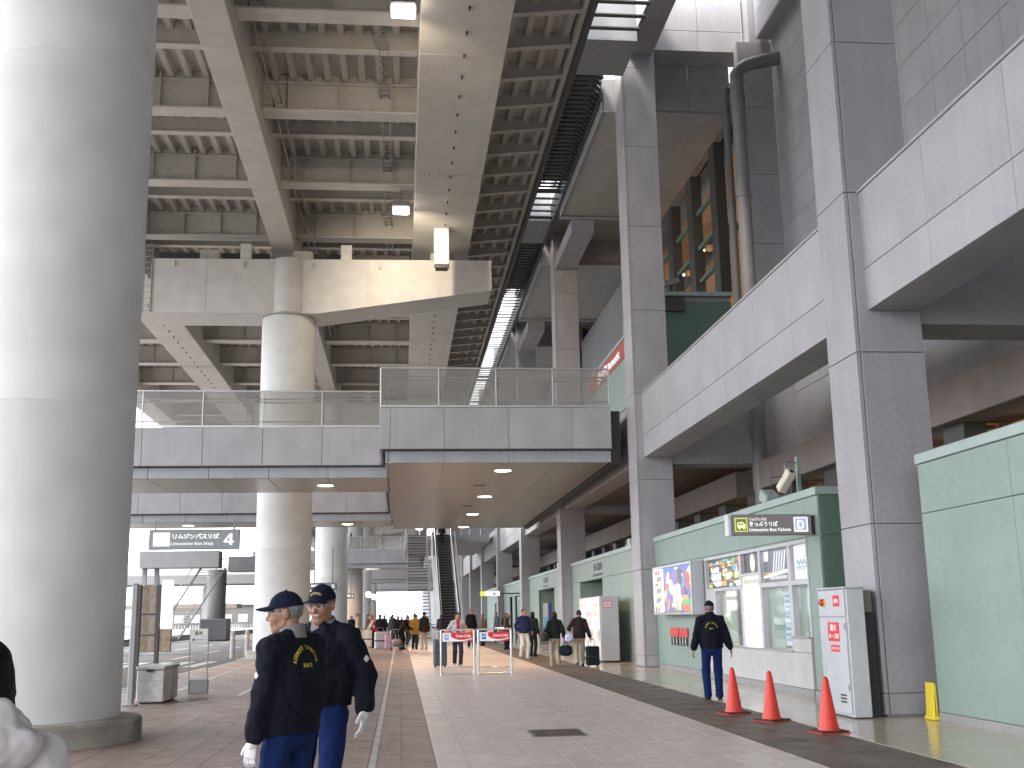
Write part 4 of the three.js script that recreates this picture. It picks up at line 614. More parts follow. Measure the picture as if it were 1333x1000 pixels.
// vending machines
for (let i = 0; i < 3; i++) {
  const z0 = -37.95 - i * 1.43, l = ['nearest of three vending machines, its grey side towards the camera', 'middle of three white-fronted vending machines', 'farthest of three white-fronted vending machines'][i];
  const Vn = thing('vending_machine', l, 'vending machine', [7.05, 0, z0 - 0.7], 0, 'vending machines by the green kiosk');
  bx('body', 6.74, 7.36, 0.06, 2.2, z0, z0 - 1.41, M.greybox, Vn, 0.02); bx('feet', 6.8, 7.3, 0.003, 0.06, z0 - 0.05, z0 - 1.35, M.dark, Vn);
  bx('front_panel', 6.7, 6.739, 0.1, 2.18, z0 - 0.01, z0 - 1.4, M.white, Vn, 0.01);
  face('lit_display', 1.2, 0.95, lit(canvasTex(128, 112, (x, w, h) => { x.fillStyle = '#f4f7fa'; x.fillRect(0, 0, w, h); const c = ['#c83038', '#3060b0', '#d8b040', '#3a8a50', '#e8e8e8', '#604030']; for (let r = 0; r < 3; r++) for (let k = 0; k < 10; k++) { x.fillStyle = c[(k * 3 + r * 2 + i) % 6]; x.fillRect(6 + k * 12, 8 + r * 36, 7, 22); x.fillStyle = '#cdd6de'; x.fillRect(4, 31 + r * 36, 120, 3); } }), 0.24), Vn, 6.697, 1.6, z0 - 0.7, '-x');
  bx('delivery_flap', 6.69, 6.7, 0.3, 0.5, z0 - 0.35, z0 - 1.05, M.dark, Vn); bx('coin_panel', 6.69, 6.7, 0.7, 1.05, z0 - 0.1, z0 - 0.35, M.alu, Vn);
  if (i === 0) { face('side_label', 0.3, 0.2, printed(canvasTex(96, 64, (x, w, h) => { x.fillStyle = '#eee'; x.fillRect(0, 0, w, h); x.strokeStyle = '#d05058'; x.lineWidth = 9; x.strokeRect(4, 4, w - 8, h - 8); x.fillStyle = '#d05058'; x.beginPath(); x.ellipse(48, 32, 30, 13, 0, 0, 7); x.fill(); x.fillStyle = '#eee'; x.fillRect(30, 29, 36, 6); })), Vn, 6.98, 1.92, z0 + 0.003); bx('side_lock', 6.9, 6.93, 1.2, 1.24, z0, z0 + 0.01, M.chrome, Vn, 0.002); }
}
// crowd barriers with banners
function barrier(x, z, label, hue) {
  const B = thing('crowd_barrier', label, 'barrier', [x, 0, z], 0, 'tubular crowd barriers with banners');
  const r = 0.028; mk('frame', join([gtube([[-0.46, 0.0, 0], [-0.46, 1.18, 0], [-0.45, 1.225, 0], [-0.42, 1.24, 0], [0.42, 1.24, 0], [0.45, 1.225, 0], [0.46, 1.18, 0], [0.46, 0.0, 0]], r, 10, 80)]), M.chrome, B);
  mk('lower_bar', join([grod([-0.46, 0.22, 0], [0.46, 0.22, 0], 0.018)]), M.chrome, B); for (const s of [-1, 1]) mk('foot', join([grod([s * 0.46, 0.03, -0.3], [s * 0.46, 0.03, 0.12], 0.022), grod([s * 0.46, 0.03, -0.3], [s * 0.46, 1.2, -0.02], 0.02)]), M.chrome, B); mk('rear_bar', join([grod([-0.46, 0.03, -0.3], [0.46, 0.03, -0.3], 0.018)]), M.chrome, B);
  const t = canvasTex(320, 92, (c, w, h) => { c.fillStyle = '#d8202c'; c.fillRect(0, 0, w, h); c.fillStyle = '#f2f4f8'; c.fillRect(0, 0, 92, h); c.fillStyle = hue; c.fillRect(22, 16, 46, 58); c.fillStyle = '#dfe8f8'; c.fillRect(30, 34, 12, 22); c.fillRect(48, 28, 12, 22); c.beginPath(); c.fillStyle = '#f2f4f8'; c.moveTo(88, 38); c.bezierCurveTo(150, 84, 220, 84, 320, 56); c.lineTo(320, 66); c.bezierCurveTo(220, 96, 140, 98, 88, 92); c.fill(); c.fillStyle = '#fff'; c.font = 'bold italic 40px serif'; c.fillText('Coca-Cola', 140, 48, 160); });
  mk('banner_backing', cbox(0.84, 0.24, 0.012, 0.002), M.white, B, 0, 1.04, 0.0); const b = mk('banner', new THREE.PlaneGeometry(0.84, 0.24), printed(t, 0.4), B, 0, 1.04, 0.0085);
}
barrier(1.58, -31.8, 'left tubular barrier with a red and white banner, luggage man behind it', '#7fa8e0');
barrier(2.62, -31.8, 'right tubular barrier with a red banner and blue square', '#2468b8');
// white box, notice stand and bus stop board at the kerb
{ const W = thing('storage_box', 'white plastic storage box on the pavement behind the big pillar', 'box', [-4.95, 0, -24.3]); bx('body', -5.24, -4.7, 0.03, 0.66, -23.55, -25.0, M.plastic, W, 0.02); bx('lid', -5.26, -4.68, 0.662, 0.73, -23.52, -25.03, M.plastic, W, 0.02); bx('seam', -5.245, -4.695, 0.44, 0.447, -23.545, -25.005, M.galv, W, 0); bx('latch', -5.05, -4.92, 0.62, 0.67, -23.5, -23.53, M.dark, W); bx('skids', -5.18, -4.76, 0, 0.03, -23.6, -24.9, M.dark, W); }
{ const N = thing('notice_stand', 'white notice on a thin two-legged stand beside the cycle lane', 'sign', [-4.56, 0, -26.6]); for (const x of [-4.77, -4.36]) bx('leg', x - 0.012, x + 0.012, 0, 1.42, -26.58, -26.6, M.galv, N, 0.003); bx('board', -4.76, -4.37, 1.12, 1.43, -26.56, -26.58, M.white, N, 0.004); bx('weight_plate', -4.8, -4.33, 0.0, 0.3, -26.61, -26.66, M.galv, N, 0.01);
  face('notice_print', 0.37, 0.29, printed(canvasTex(128, 100, (x, w, h) => { x.fillStyle = '#f1f2ee'; x.fillRect(0, 0, w, h); kana(x, ['kuni', 'syou'], 30, 16, 28, '#444', 0.13); x.fillStyle = '#5a66a8'; x.fillRect(12, 74, 22, 14); x.fillStyle = '#999'; x.fillRect(42, 76, 74, 4); x.fillRect(42, 84, 60, 3); x.fillRect(90, 56, 24, 3); })), N, -4.565, 1.275, -26.557); }
{ const S = thing('bus_stop_board', 'dark framed bus stop board with timetable panels behind the big pillar', 'sign', [-5.5, 0, -25.6]); for (const x of [-5.72, -5.3]) bx('post', x - 0.045, x + 0.045, 0, 2.4, -25.65, -25.55, M.darkmetal, S, 0.008);
  bx('timetable', -5.67, -5.35, 0.95, 2.38, -25.62, -25.58, mat(0.4, 0.33, 0.25, 0.6, { tex: 'dirt', ts: 0.4 }), S, 0.006); for (const y of [1.3, 1.75]) bx('divider', -5.68, -5.34, y, y + 0.03, -25.63, -25.565, M.darkmetal, S, 0); bx('lit_sign', -5.24, -5.0, 1.45, 2.5, -25.66, -25.56, glow(1, 1, 1, 0.3), S, 0.01); bx('lower_print', -5.24, -5.0, 0.95, 1.44, -25.66, -25.56, mat(0.42, 0.32, 0.24, 0.6, { tex: 'dirt', ts: 0.3 }), S, 0.01); }
{ const Pn = thing('drain_pole', 'slim grey pole standing against the right side of the big pillar', 'pole', [-5.24, 0, -23.1]); bx('shaft', -5.3, -5.18, 0, 2.35, -23.16, -23.04, M.galv, Pn, 0.02); bx('base_plate', -5.36, -5.12, 0.0, 0.03, -23.22, -22.98, M.galv, Pn); }
for (const [x, z, l] of [[-7.9, -55, 'nearest bollard post on the road side left of the second pillar'], [-7.75, -59, 'middle bollard post on the road side by the second pillar'], [-7.6, -63, 'farthest bollard post, close to the second pillar base']]) { const b = thing('bollard', l, 'bollard', [x, -0.15, z], 0, 'bollard posts by the road'); mk('shaft', uvm(new THREE.CylinderGeometry(0.11, 0.12, 1.15, 20)), mat(0.46, 0.42, 0.38, 0.6), b, 0, 0.575, 0); mk('cap', uvm(new THREE.SphereGeometry(0.11, 16, 8, 0, 7, 0, Math.PI / 2)), mat(0.46, 0.42, 0.38, 0.6), b, 0, 1.15, 0); mk('collar', uvm(new THREE.CylinderGeometry(0.115, 0.115, 0.06, 20)), M.white, b, 0, 0.95, 0); }
// hanging signs
function hangSign(label, x0, x1, y0, y1, z, top, draw, k = 0.6) { const S = thing('hanging_sign', label, 'sign', [(x0 + x1) / 2, y0, z]); bx('case', x0, x1, y0, y1, z - 0.1, z + 0.1, mat(0.1, 0.105, 0.11, 0.45), S, 0.02); for (const x of [x0 + 0.3, x1 - 0.3]) bx('hanger', x - 0.04, x + 0.04, y1, top, z - 0.04, z + 0.04, M.galv, S, 0.005); face('sign_face', x1 - x0 - 0.08, y1 - y0 - 0.08, lit(canvasTex(512, 128, draw), k), S, (x0 + x1) / 2, (y0 + y1) / 2, z + 0.103); }
hangSign('large grey bus stop sign numbered 4 hanging over the road', -12.5, -8.05, 5.1, 6.1, -57.4, 6.56, (x, w, h) => { x.fillStyle = '#70757c'; x.fillRect(0, 0, w, h); x.fillStyle = '#fff'; x.fillRect(20, 14, 96, 96); kana(x, ['ri', 'mu', 'ji', 'n', 'ba', 'su', 'hri', 'hba'], 126, 26, 32, '#fff', 0.2); x.font = 'bold 26px sans-serif'; x.fillText('Limousine Bus Stop', 120, 102, 280); x.font = 'bold 112px sans-serif'; x.fillText('4', 424, 104); }, 0.23);
hangSign('small lit sign numbered 5 in front of the third pillar', -6.25, -4.4, 3.55, 4.05, -79, 6.5, (x, w, h) => { x.fillStyle = '#5c5f64'; x.fillRect(0, 0, w, h); x.fillStyle = '#fff'; x.fillRect(16, 30, 330, 40); x.fillRect(120, 80, 220, 14); x.font = 'bold 108px sans-serif'; x.fillText('5', 420, 102); }, 0.23);
hangSign('small lit sign in front of the fourth pillar', -4.95, -4.05, 3.3, 3.75, -100, 6.5, (x, w, h) => { x.fillStyle = '#6c6f74'; x.fillRect(0, 0, w, h); x.fillStyle = '#fff'; x.fillRect(16, 30, 300, 60); x.font = 'bold 108px sans-serif'; x.fillText('6', 420, 102); }, 0.25);
{ const z = -71.5; const S = thing('kiosk_sign', 'yellow and white lit sign projecting from the far green kiosk', 'sign', [6.7, 3.2, z]); bx('case', 4.98, 6.28, 2.82, 3.16, z - 0.1, z + 0.1, M.dark, S, 0.02); bx('bracket', 6.28, 7.8, 2.95, 3.02, z - 0.05, z + 0.05, M.dark, S); face('sign_face', 1.26, 0.31, lit(canvasTex(256, 64, (x, w, h) => { x.fillStyle = '#f2f2ea'; x.fillRect(0, 0, w, h); x.fillStyle = '#d8e030'; x.fillRect(0, 0, 62, h); x.fillStyle = '#777'; x.fillRect(170, 20, 30, 30); x.fillStyle = '#fff'; x.fillRect(210, 6, 42, 52); x.fillStyle = '#888'; x.font = 'bold 40px sans-serif'; x.fillText('C', 216, 48); }), 0.25), S, 5.63, 2.99, z + 0.103); }
// blue standing banner by the second doorway
{ const S = thing('standing_banner', 'tall blue and white standing banner in the far kiosk doorway', 'banner', [6.9, 0, -53.5]); bx('pole', 7.1, 7.14, 0, 2.2, -53.52, -53.48, M.dark, S); bx('blue_edge', 6.98, 7.1, 0.3, 2.15, -53.53, -53.5, mat(0.03, 0.1, 0.35, 0.5), S); bx('cloth', 6.75, 6.979, 0.9, 1.5, -53.53, -53.5, mat(0.25, 0.55, 0.75, 0.6), S); bx('cloth', 6.75, 6.979, 1.51, 2.15, -53.53, -53.5, M.white, S); bx('base', 6.6, 7.3, 0.003, 0.06, -53.8, -53.2, mat(0.2, 0.2, 0.4, 0.5), S); }

// ================= ESCALATOR AND STAIRS =================
{
  const E = thing('escalator', 'escalator with dark steps and bright balustrades rising away in the distance', 'escalator', [3.45, 0, -78]);
  const rise = 8.2, run = 14.2, n = 38, mat0 = M.rubber;
  for (let i = 0; i < n; i++) mk('step', cbox(1.0, 0.23, 0.4, 0.01), mat0, E, 0, 0.1 + i * rise / n, -i * run / n - 0.2), mk('step_edge', cbox(1.0, 0.025, 0.03, 0.004), M.galv, E, 0, 0.222 + i * rise / n, -i * run / n + 0.01);
  for (const s of [-1, 1]) { const b = part('balustrade_side', E), pan = (y0, y1, m, nm, w) => { const g = prism([[0.6, y0], [0.6, y1], [-run - 0.4, rise + y1], [-run - 0.4, rise + y0]], 'x', -w / 2, w / 2); mk(nm, uvm(g), m, b, s * 0.66, 0, 0); }; pan(-0.1, 0.35, M.alu, 'skirt', 0.14); pan(0.36, 0.95, glow(0.9, 0.95, 0.9, 0.13), 'lit_panel', 0.1); pan(0.96, 1.04, M.black, 'handrail', 0.1); const o = prism([[0.3, -0.3], [0.3, 0.3], [-run, rise + 0.3], [-run, rise - 1.2]], 'x', -0.04, 0.04); mk('truss_cladding', uvm(o), M.white, b, s * 0.95, 0, 0); }
  mk('landing_plate', cbox(1.6, 0.04, 1.4, 0.01), M.alu, E, 0, 0.02, 0.8);
  const S = thing('stairs', 'dark open staircase left of the escalator', 'stairs', [1.3, 0, -78]); for (let i = 0; i < 34; i++) mk('tread', cbox(1.5, 0.06, 0.36, 0.008), i % 2 ? M.brown : M.darkmetal, S, 0, 0.2 + i * rise / 34, -i * run / 34 - 0.2);
  for (const s of [-1, 1]) { mk('stringer', uvm(prism([[0.1, -0.1], [0.1, 0.2], [-run, rise + 0.2], [-run, rise - 0.2]], 'x', -0.03, 0.03)), M.galv, S, s * 0.78, 0, 0); mk('handrail', join([gbar([s * 0.78, 1.05, 0], [s * 0.78, rise + 1.05, -run], 0.05, 0.05)]), M.alu, S); for (let i = 0; i < 8; i++) mk('baluster', join([grod([s * 0.78, i * rise / 8 + 0.1, -i * run / 8], [s * 0.78, i * rise / 8 + 1.05, -i * run / 8], 0.03)]), M.greencap, S); }
  const L = thing('landing_deck', 'upper landing where the escalator and stairs end', 'landing', [2.5, 6.9, -96]); bx('slab', 0.4, 7.3, 7.6, 8.2, -92.3, -112.9, M.fascia[2], L); bx('edge_rail', 0.4, 0.46, 8.2, 9.3, -92.4, -112, M.railglass, L, 0); const lp = thing('landing_lamp', 'bright white lamp glowing at the head of the stairs', 'lamp', [1.55, 8.7, -94]); mk('lamp_globe', uvm(new THREE.SphereGeometry(0.45, 20, 14)), glow(1, 1, 0.96, 5), lp, 0, 0.5, 0); mk('lamp_stem', cbox(0.08, 0.6, 0.08, 0.01), M.galv, lp, 0, -0.2, 0); const pl = new THREE.PointLight(0xfff4e0, 14); pl.position.set(0, 0.5, 0.5); pl.castShadow = true; lp.add(pl);
}
// row of globe lamps far down the concourse
for (let i = 0; i < 3; i++) { const g = thing('pillar_lamp', ['nearest', 'middle', 'farthest'][i] + ' of three small bright lamps on the far pillars', 'lamp', [-3.6 + i * 0.25, 4.2, -128 - i * 14], 0, 'small lamps on the far pillars'); mk('globe', uvm(new THREE.SphereGeometry(0.3, 14, 10)), glow(1, 0.95, 0.85, 5), g); mk('arm', cbox(0.5, 0.06, 0.06, 0.01), M.galv, g, -0.3, 0.3, 0); }

// ================= BEYOND THE ROAD =================
{
  const F = thing('road_fence', 'white railing fence along the far side of the road', 'fence', [-20.6, -0.15, -110]); bx('kerb', -21.2, -20.2, -0.15, 0.15, -60, -220, M.kerb, F, 0.02); bx('dark_base', -20.3, -20.15, 0.151, 0.35, -60, -220, M.darkmetal, F); bx('top_rail', -20.55, -20.45, 1.25, 1.32, -60, -220, M.white, F, 0); for (let i = 0; i < 100; i++) bx('bar', -20.53, -20.47, 0.15, 1.25, -60 - i * 1.5, -60 - i * 1.5 - 0.12, M.white, F, 0);
  const SF = thing('far_pavement', 'pale pavement beyond the road', 'pavement', [-60, -0.15, -110], 0, null, 'structure'); bx('slab', -140, -21.21, -0.15, 0.12, 20, -240, mat(0.32, 0.32, 0.32, 0.85, { tex: 'dirt', ts: 3 }), SF, 0);
  const T = thing('stair_tower', 'grey steel stair tower with a box beam across the road', 'stairs', [-23, 0, -100]), gm = mat(0.17, 0.175, 0.19, 0.5, { tex: 'streak', ts: 4 });
  bx('box_beam', -22.3, -15.6, 6.1, 7.55, -99, -101, gm, T, 0.03); bx('box_beam', -15.59, -9.5, 5.95, 7.3, -104, -106, gm, T, 0.03);
  for (const x of [-22.0, -21.0]) { mk('support_leg', join([gbar([x + 23 + (x < -21.5 ? -0.15 : 0.35), 0.1, 0], [x + 23, 6.1, 0], 0.35, 0.35)]), gm, T); } bx('cross_tie', -22.2, -20.6, 3.9, 4.1, -99.9, -100.1, gm, T); bx('lit_board', -21.6, -20.9, 1.0, 3.5, -99.6, -99.7, M.white, T);
  const N = 26; for (let i = 0; i < N; i++) mk('tread', cbox(2.1, 0.05, 0.3, 0.005), M.galv, T, 3.2 + (i / N) * 3.6, 0.3 + i * 0.225, 0.4 - i * 0.02); 
  for (const s of [-1.05, 1.05]) { mk('stringer', join([gbar([3.1 + s, 0.1, 0.5], [6.8 + s, 6.1, 0.1], 0.12, 0.28)]), gm, T); mk('handrail', join([gbar([3.1 + s, 1.2, 0.6], [6.8 + s, 7.2, 0.2], 0.06, 0.06)]), M.galv, T); }
  for (const [x, z, l] of [[-16.5, -104, 'grey column on a square block under the stair tower beam'], [-12.8, -112, 'grey column on a block near the second pillar, far across the road']]) { const c = thing('support_column', l, 'column', [x, 0, z]); mk('shaft', uvm(new THREE.CylinderGeometry(0.85, 0.85, 6.1, 28)), gm, c, 0, 3.05, 0); mk('block', cbox(2.4, 1.9, 2.4, 0.08), gm, c, 0, 0.83, 0); }
  const Rm = thing('ramp_viaduct', 'pale ramp viaduct far beyond the road', 'viaduct', [-40, 0, -150]); bx('deck', -90, -16, 6.2, 7.4, -148, -156, mat(0.16, 0.16, 0.165, 0.7), Rm, 0.05); bx('lower_deck', -90, -24, 3.4, 4.0, -170, -176, M.brown, Rm); bx('parapet', -90, -16, 7.41, 8.3, -148.1, -148.4, M.fascia[2], Rm); for (let i = 0; i < 6; i++) mk('ramp_pier', uvm(new THREE.CylinderGeometry(0.9, 0.9, 6.3, 20)), M.fascia[1], Rm, 22 - i * 7, 3.1, -2);
  const farM = mat(0.15, 0.145, 0.14, 0.8, { tex: 'streak', ts: 5 }); const far = (l, x0, x1, h, z, n) => { const b = thing('far_building', l, 'building', [(x0 + x1) / 2, 0, z]); bx('wall', x0, x1, 0, h, z, z - 14, farM, b, 0.1); bx('roof', x0 - 0.4, x1 + 0.4, h, h + 0.5, z + 0.4, z - 14.4, M.kerb, b); for (let r = 0; r < Math.floor(h / 3.5); r++) for (let i = 0; i < n; i++) bx('window', x0 + (i + 0.2) * (x1 - x0) / n, x0 + (i + 0.8) * (x1 - x0) / n, 1.2 + r * 3.4, 3 + r * 3.4, z + 0.03, z - 0.1, M.strip, b, 0); };
  far('low grey building far across the road, left of the stairs', -95, -62, 7, -230, 9); far('low grey block far beyond the stair tower', -58, -30, 5, -260, 8);
}
// ================= PEOPLE =================
const NZ = new ImprovedNoise();
const sub = (a, b) => [a[0] - b[0], a[1] - b[1], a[2] - b[2]], add = (a, b, k = 1) => [a[0] + b[0] * k, a[1] + b[1] * k, a[2] + b[2] * k], dot = (a, b) => a[0] * b[0] + a[1] * b[1] + a[2] * b[2];
const len = (a) => Math.hypot(...a), nrm = (a) => { const l = len(a) || 1; return [a[0] / l, a[1] / l, a[2] / l]; }, crs = (a, b) => [a[1] * b[2] - a[2] * b[1], a[2] * b[0] - a[0] * b[2], a[0] * b[1] - a[1] * b[0]];
const smin = (a, b, k) => { const h = Math.max(k - Math.abs(a - b), 0) / k; return Math.min(a, b) - h * h * k * 0.25; };
const cap = (a, b, ra, rb = ra) => { const d = sub(b, a), dd = dot(d, d) || 1e-9; return (x, y, z) => { let t = ((x - a[0]) * d[0] + (y - a[1]) * d[1] + (z - a[2]) * d[2]) / dd; t = t < 0 ? 0 : t > 1 ? 1 : t; const X = x - a[0] - d[0] * t, Y = y - a[1] - d[1] * t, Z = z - a[2] - d[2] * t; return Math.sqrt(X * X + Y * Y + Z * Z) - ra - (rb - ra) * t; }; };
const ell = (c, r, F) => { const m = Math.min(...r); return (x, y, z) => { let X = x - c[0], Y = y - c[1], Z = z - c[2]; if (F) { const q = [X, Y, Z]; X = dot(q, F[0]); Y = dot(q, F[1]); Z = dot(q, F[2]); } const k0 = Math.sqrt((X / r[0]) ** 2 + (Y / r[1]) ** 2 + (Z / r[2]) ** 2), k1 = Math.sqrt((X / r[0] ** 2) ** 2 + (Y / r[1] ** 2) ** 2 + (Z / r[2] ** 2) ** 2); return k1 < 1e-6 ? -m : k0 * (k0 - 1) / k1; }; };
// torso piece: capsule whose section is an ellipse rx (side) by rz (front)
const tor = (a, b, A, B, right, fwd) => { const d = sub(b, a), dd = dot(d, d); return (x, y, z) => { let t = ((x - a[0]) * d[0] + (y - a[1]) * d[1] + (z - a[2]) * d[2]) / dd; t = t < 0 ? 0 : t > 1 ? 1 : t; const q = [x - a[0] - d[0] * t, y - a[1] - d[1] * t, z - a[2] - d[2] * t]; const rx = A[0] + (B[0] - A[0]) * t, rz = A[1] + (B[1] - A[1]) * t, s = dot(q, right), f = dot(q, fwd), u2 = Math.max(0, dot(q, q) - s * s - f * f), m = Math.min(rx, rz); const k0 = Math.sqrt(s * s / (rx * rx) + f * f / (rz * rz) + u2 / (m * m)), k1 = Math.sqrt(s * s / rx ** 4 + f * f / rz ** 4 + u2 / m ** 4); return k1 < 1e-6 ? -m : k0 * (k0 - 1) / k1; }; };
const union = (list, k) => (x, y, z) => { let d = list[0](x, y, z); for (let i = 1; i < list.length; i++) d = smin(d, list[i](x, y, z), k); return d; };
function ik(a, b, l1, l2, pole) { let d = sub(b, a), L = len(d); const m = (l1 + l2) * 0.998; if (L > m) { b = add(a, d, m / L); d = sub(b, a); L = m; } const u = nrm(d), x = (l1 * l1 - l2 * l2 + L * L) / (2 * L), h = Math.sqrt(Math.max(0, l1 * l1 - x * x)); const p = nrm(sub(pole, u.map((v) => v * dot(pole, u)))); return [add(add(a, u, x), p, h), b]; }
// surface nets
function surf(f, lo, hi, cell) {
  const nx = Math.ceil((hi[0] - lo[0]) / cell) + 1, ny = Math.ceil((hi[1] - lo[1]) / cell) + 1, nz = Math.ceil((hi[2] - lo[2]) / cell) + 1, g = new Float32Array(nx * ny * nz).fill(1), S = 4, id = (i, j, k) => (k * ny + j) * nx + i, R = S * cell * 1.1;
  for (let k = 0; k < nz; k += S) for (let j = 0; j < ny; j += S) for (let i = 0; i < nx; i += S) {
    const c = f(lo[0] + (i + S / 2 - 0.5) * cell, lo[1] + (j + S / 2 - 0.5) * cell, lo[2] + (k + S / 2 - 0.5) * cell), far = Math.abs(c) > R;
    for (let c2 = k; c2 < Math.min(k + S, nz); c2++) for (let b = j; b < Math.min(j + S, ny); b++) for (let a = i; a < Math.min(i + S, nx); a++) g[id(a, b, c2)] = far ? c : f(lo[0] + a * cell, lo[1] + b * cell, lo[2] + c2 * cell);
  }
  const vid = new Int32Array(nx * ny * nz).fill(-1), P = [];
  for (let k = 0; k < nz - 1; k++) for (let j = 0; j < ny - 1; j++) for (let i = 0; i < nx - 1; i++) {
    let x = 0, y = 0, z = 0, n = 0; const v = []; let m = 0;
    for (let c = 0; c < 8; c++) { v[c] = g[id(i + (c & 1), j + ((c >> 1) & 1), k + (c >> 2))]; if (v[c] < 0) m |= 1 << c; }
    if (m === 0 || m === 255) continue;
    for (let a = 0; a < 8; a++) for (const e of [1, 2, 4]) { if (a & e) continue; const b = a | e; if ((v[a] < 0) === (v[b] < 0)) continue; const t = v[a] / (v[a] - v[b]); x += (a & 1) + (e === 1 ? t : 0); y += ((a >> 1) & 1) + (e === 2 ? t : 0); z += (a >> 2) + (e === 4 ? t : 0); n++; }
    vid[id(i, j, k)] = P.length / 3; P.push(lo[0] + (i + x / n) * cell, lo[1] + (j + y / n) * cell, lo[2] + (k + z / n) * cell);
  }
  const idx = []; const quad = (a, b, c, d, flip) => { if (a < 0 || b < 0 || c < 0 || d < 0) return; flip ? idx.push(a, c, b, a, d, c) : idx.push(a, b, c, a, c, d); };
  for (let k = 1; k < nz - 1; k++) for (let j = 1; j < ny - 1; j++) for (let i = 1; i < nx - 1; i++) {
    const s = g[id(i, j, k)] < 0;
    if (s !== g[id(i + 1, j, k)] < 0) quad(vid[id(i, j - 1, k - 1)], vid[id(i, j, k - 1)], vid[id(i, j, k)], vid[id(i, j - 1, k)], !s);
    if (s !== g[id(i, j + 1, k)] < 0) quad(vid[id(i - 1, j, k - 1)], vid[id(i - 1, j, k)], vid[id(i, j, k)], vid[id(i, j, k - 1)], !s);
    if (s !== g[id(i, j, k + 1)] < 0) quad(vid[id(i - 1, j - 1, k)], vid[id(i, j - 1, k)], vid[id(i, j, k)], vid[id(i - 1, j, k)], !s);
  }
  const N = new Float32Array(P.length), e = cell * 0.6; for (let i = 0; i < P.length; i += 3) { const x = P[i], y = P[i + 1], z = P[i + 2], a = f(x + e, y, z) - f(x - e, y, z), b = f(x, y + e, z) - f(x, y - e, z), c = f(x, y, z + e) - f(x, y, z - e), l = Math.hypot(a, b, c) || 1; N[i] = a / l; N[i + 1] = b / l; N[i + 2] = c / l; }
  const G = new THREE.BufferGeometry(); G.setAttribute('position', new THREE.Float32BufferAttribute(P, 3)); G.setAttribute('normal', new THREE.BufferAttribute(N, 3)); G.setIndex(idx); return G.toNonIndexed();
}
const paintGeo = (g, fn) => { const p = g.attributes.position, c = new Float32Array(p.count * 3); for (let i = 0; i < p.count; i++) { const q = fn(p.getX(i), p.getY(i), p.getZ(i)); c[3 * i] = q[0]; c[3 * i + 1] = q[1]; c[3 * i + 2] = q[2]; } g.setAttribute('color', new THREE.BufferAttribute(c, 3)); return g; };
const clothM = {}; const cloth = (c, rough = 0.9) => clothM[c.join() + rough] ??= mat(...c, rough, { bump: 'fabric', bs: 0.05, bh: 0.0006, phys: true, specularIntensity: 0.35 });
const skinM = new THREE.MeshStandardMaterial({ vertexColors: true, roughness: 0.55 });
const font = await new FontLoader().loadAsync('fonts/droid/droid_sans_bold.typeface.json');
function handPrims(w, dir, palm, thumb, s, curl) { // wrist, finger direction, palm normal, thumb side
  const L = [], side = thumb, bend = (d, a) => nrm(add(d.map((v) => v * Math.cos(a)), palm, Math.sin(a)));
  const base = add(w, dir, 0.075 * s); L.push(tor(add(w, dir, 0.005 * s), base, [0.03 * s, 0.02 * s], [0.04 * s, 0.016 * s], side, palm));
  [[0.027, 0.068, 0], [0.009, 0.076, 0.05], [-0.01, 0.07, 0.1], [-0.028, 0.055, 0.2]].forEach(([o, l, ex]) => { let p = add(add(w, dir, 0.082 * s), side, o * s), d = bend(add(dir, side, o * 3), (curl + ex) * 0.5), r = 0.0098 * s; for (let q = 0; q < 3; q++) { const e = add(p, d, l * s * [0.45, 0.32, 0.26][q]); L.push(cap(p, e, r, r * 0.9)); p = e; r *= 0.9; d = bend(d, (curl + ex) * [0.7, 0.6, 0][q]); } });
  let p = add(add(w, dir, 0.022 * s), side, 0.028 * s), d = nrm(add(add(dir.map((v) => v * 0.75), side, 0.6), palm, 0.35)); for (let q = 0; q < 2; q++) { const e = add(p, d, 0.036 * s); L.push(cap(p, e, 0.0125 * s, 0.0105 * s)); p = e; d = nrm(add(d, dir, 0.5)); }
  return L;
}
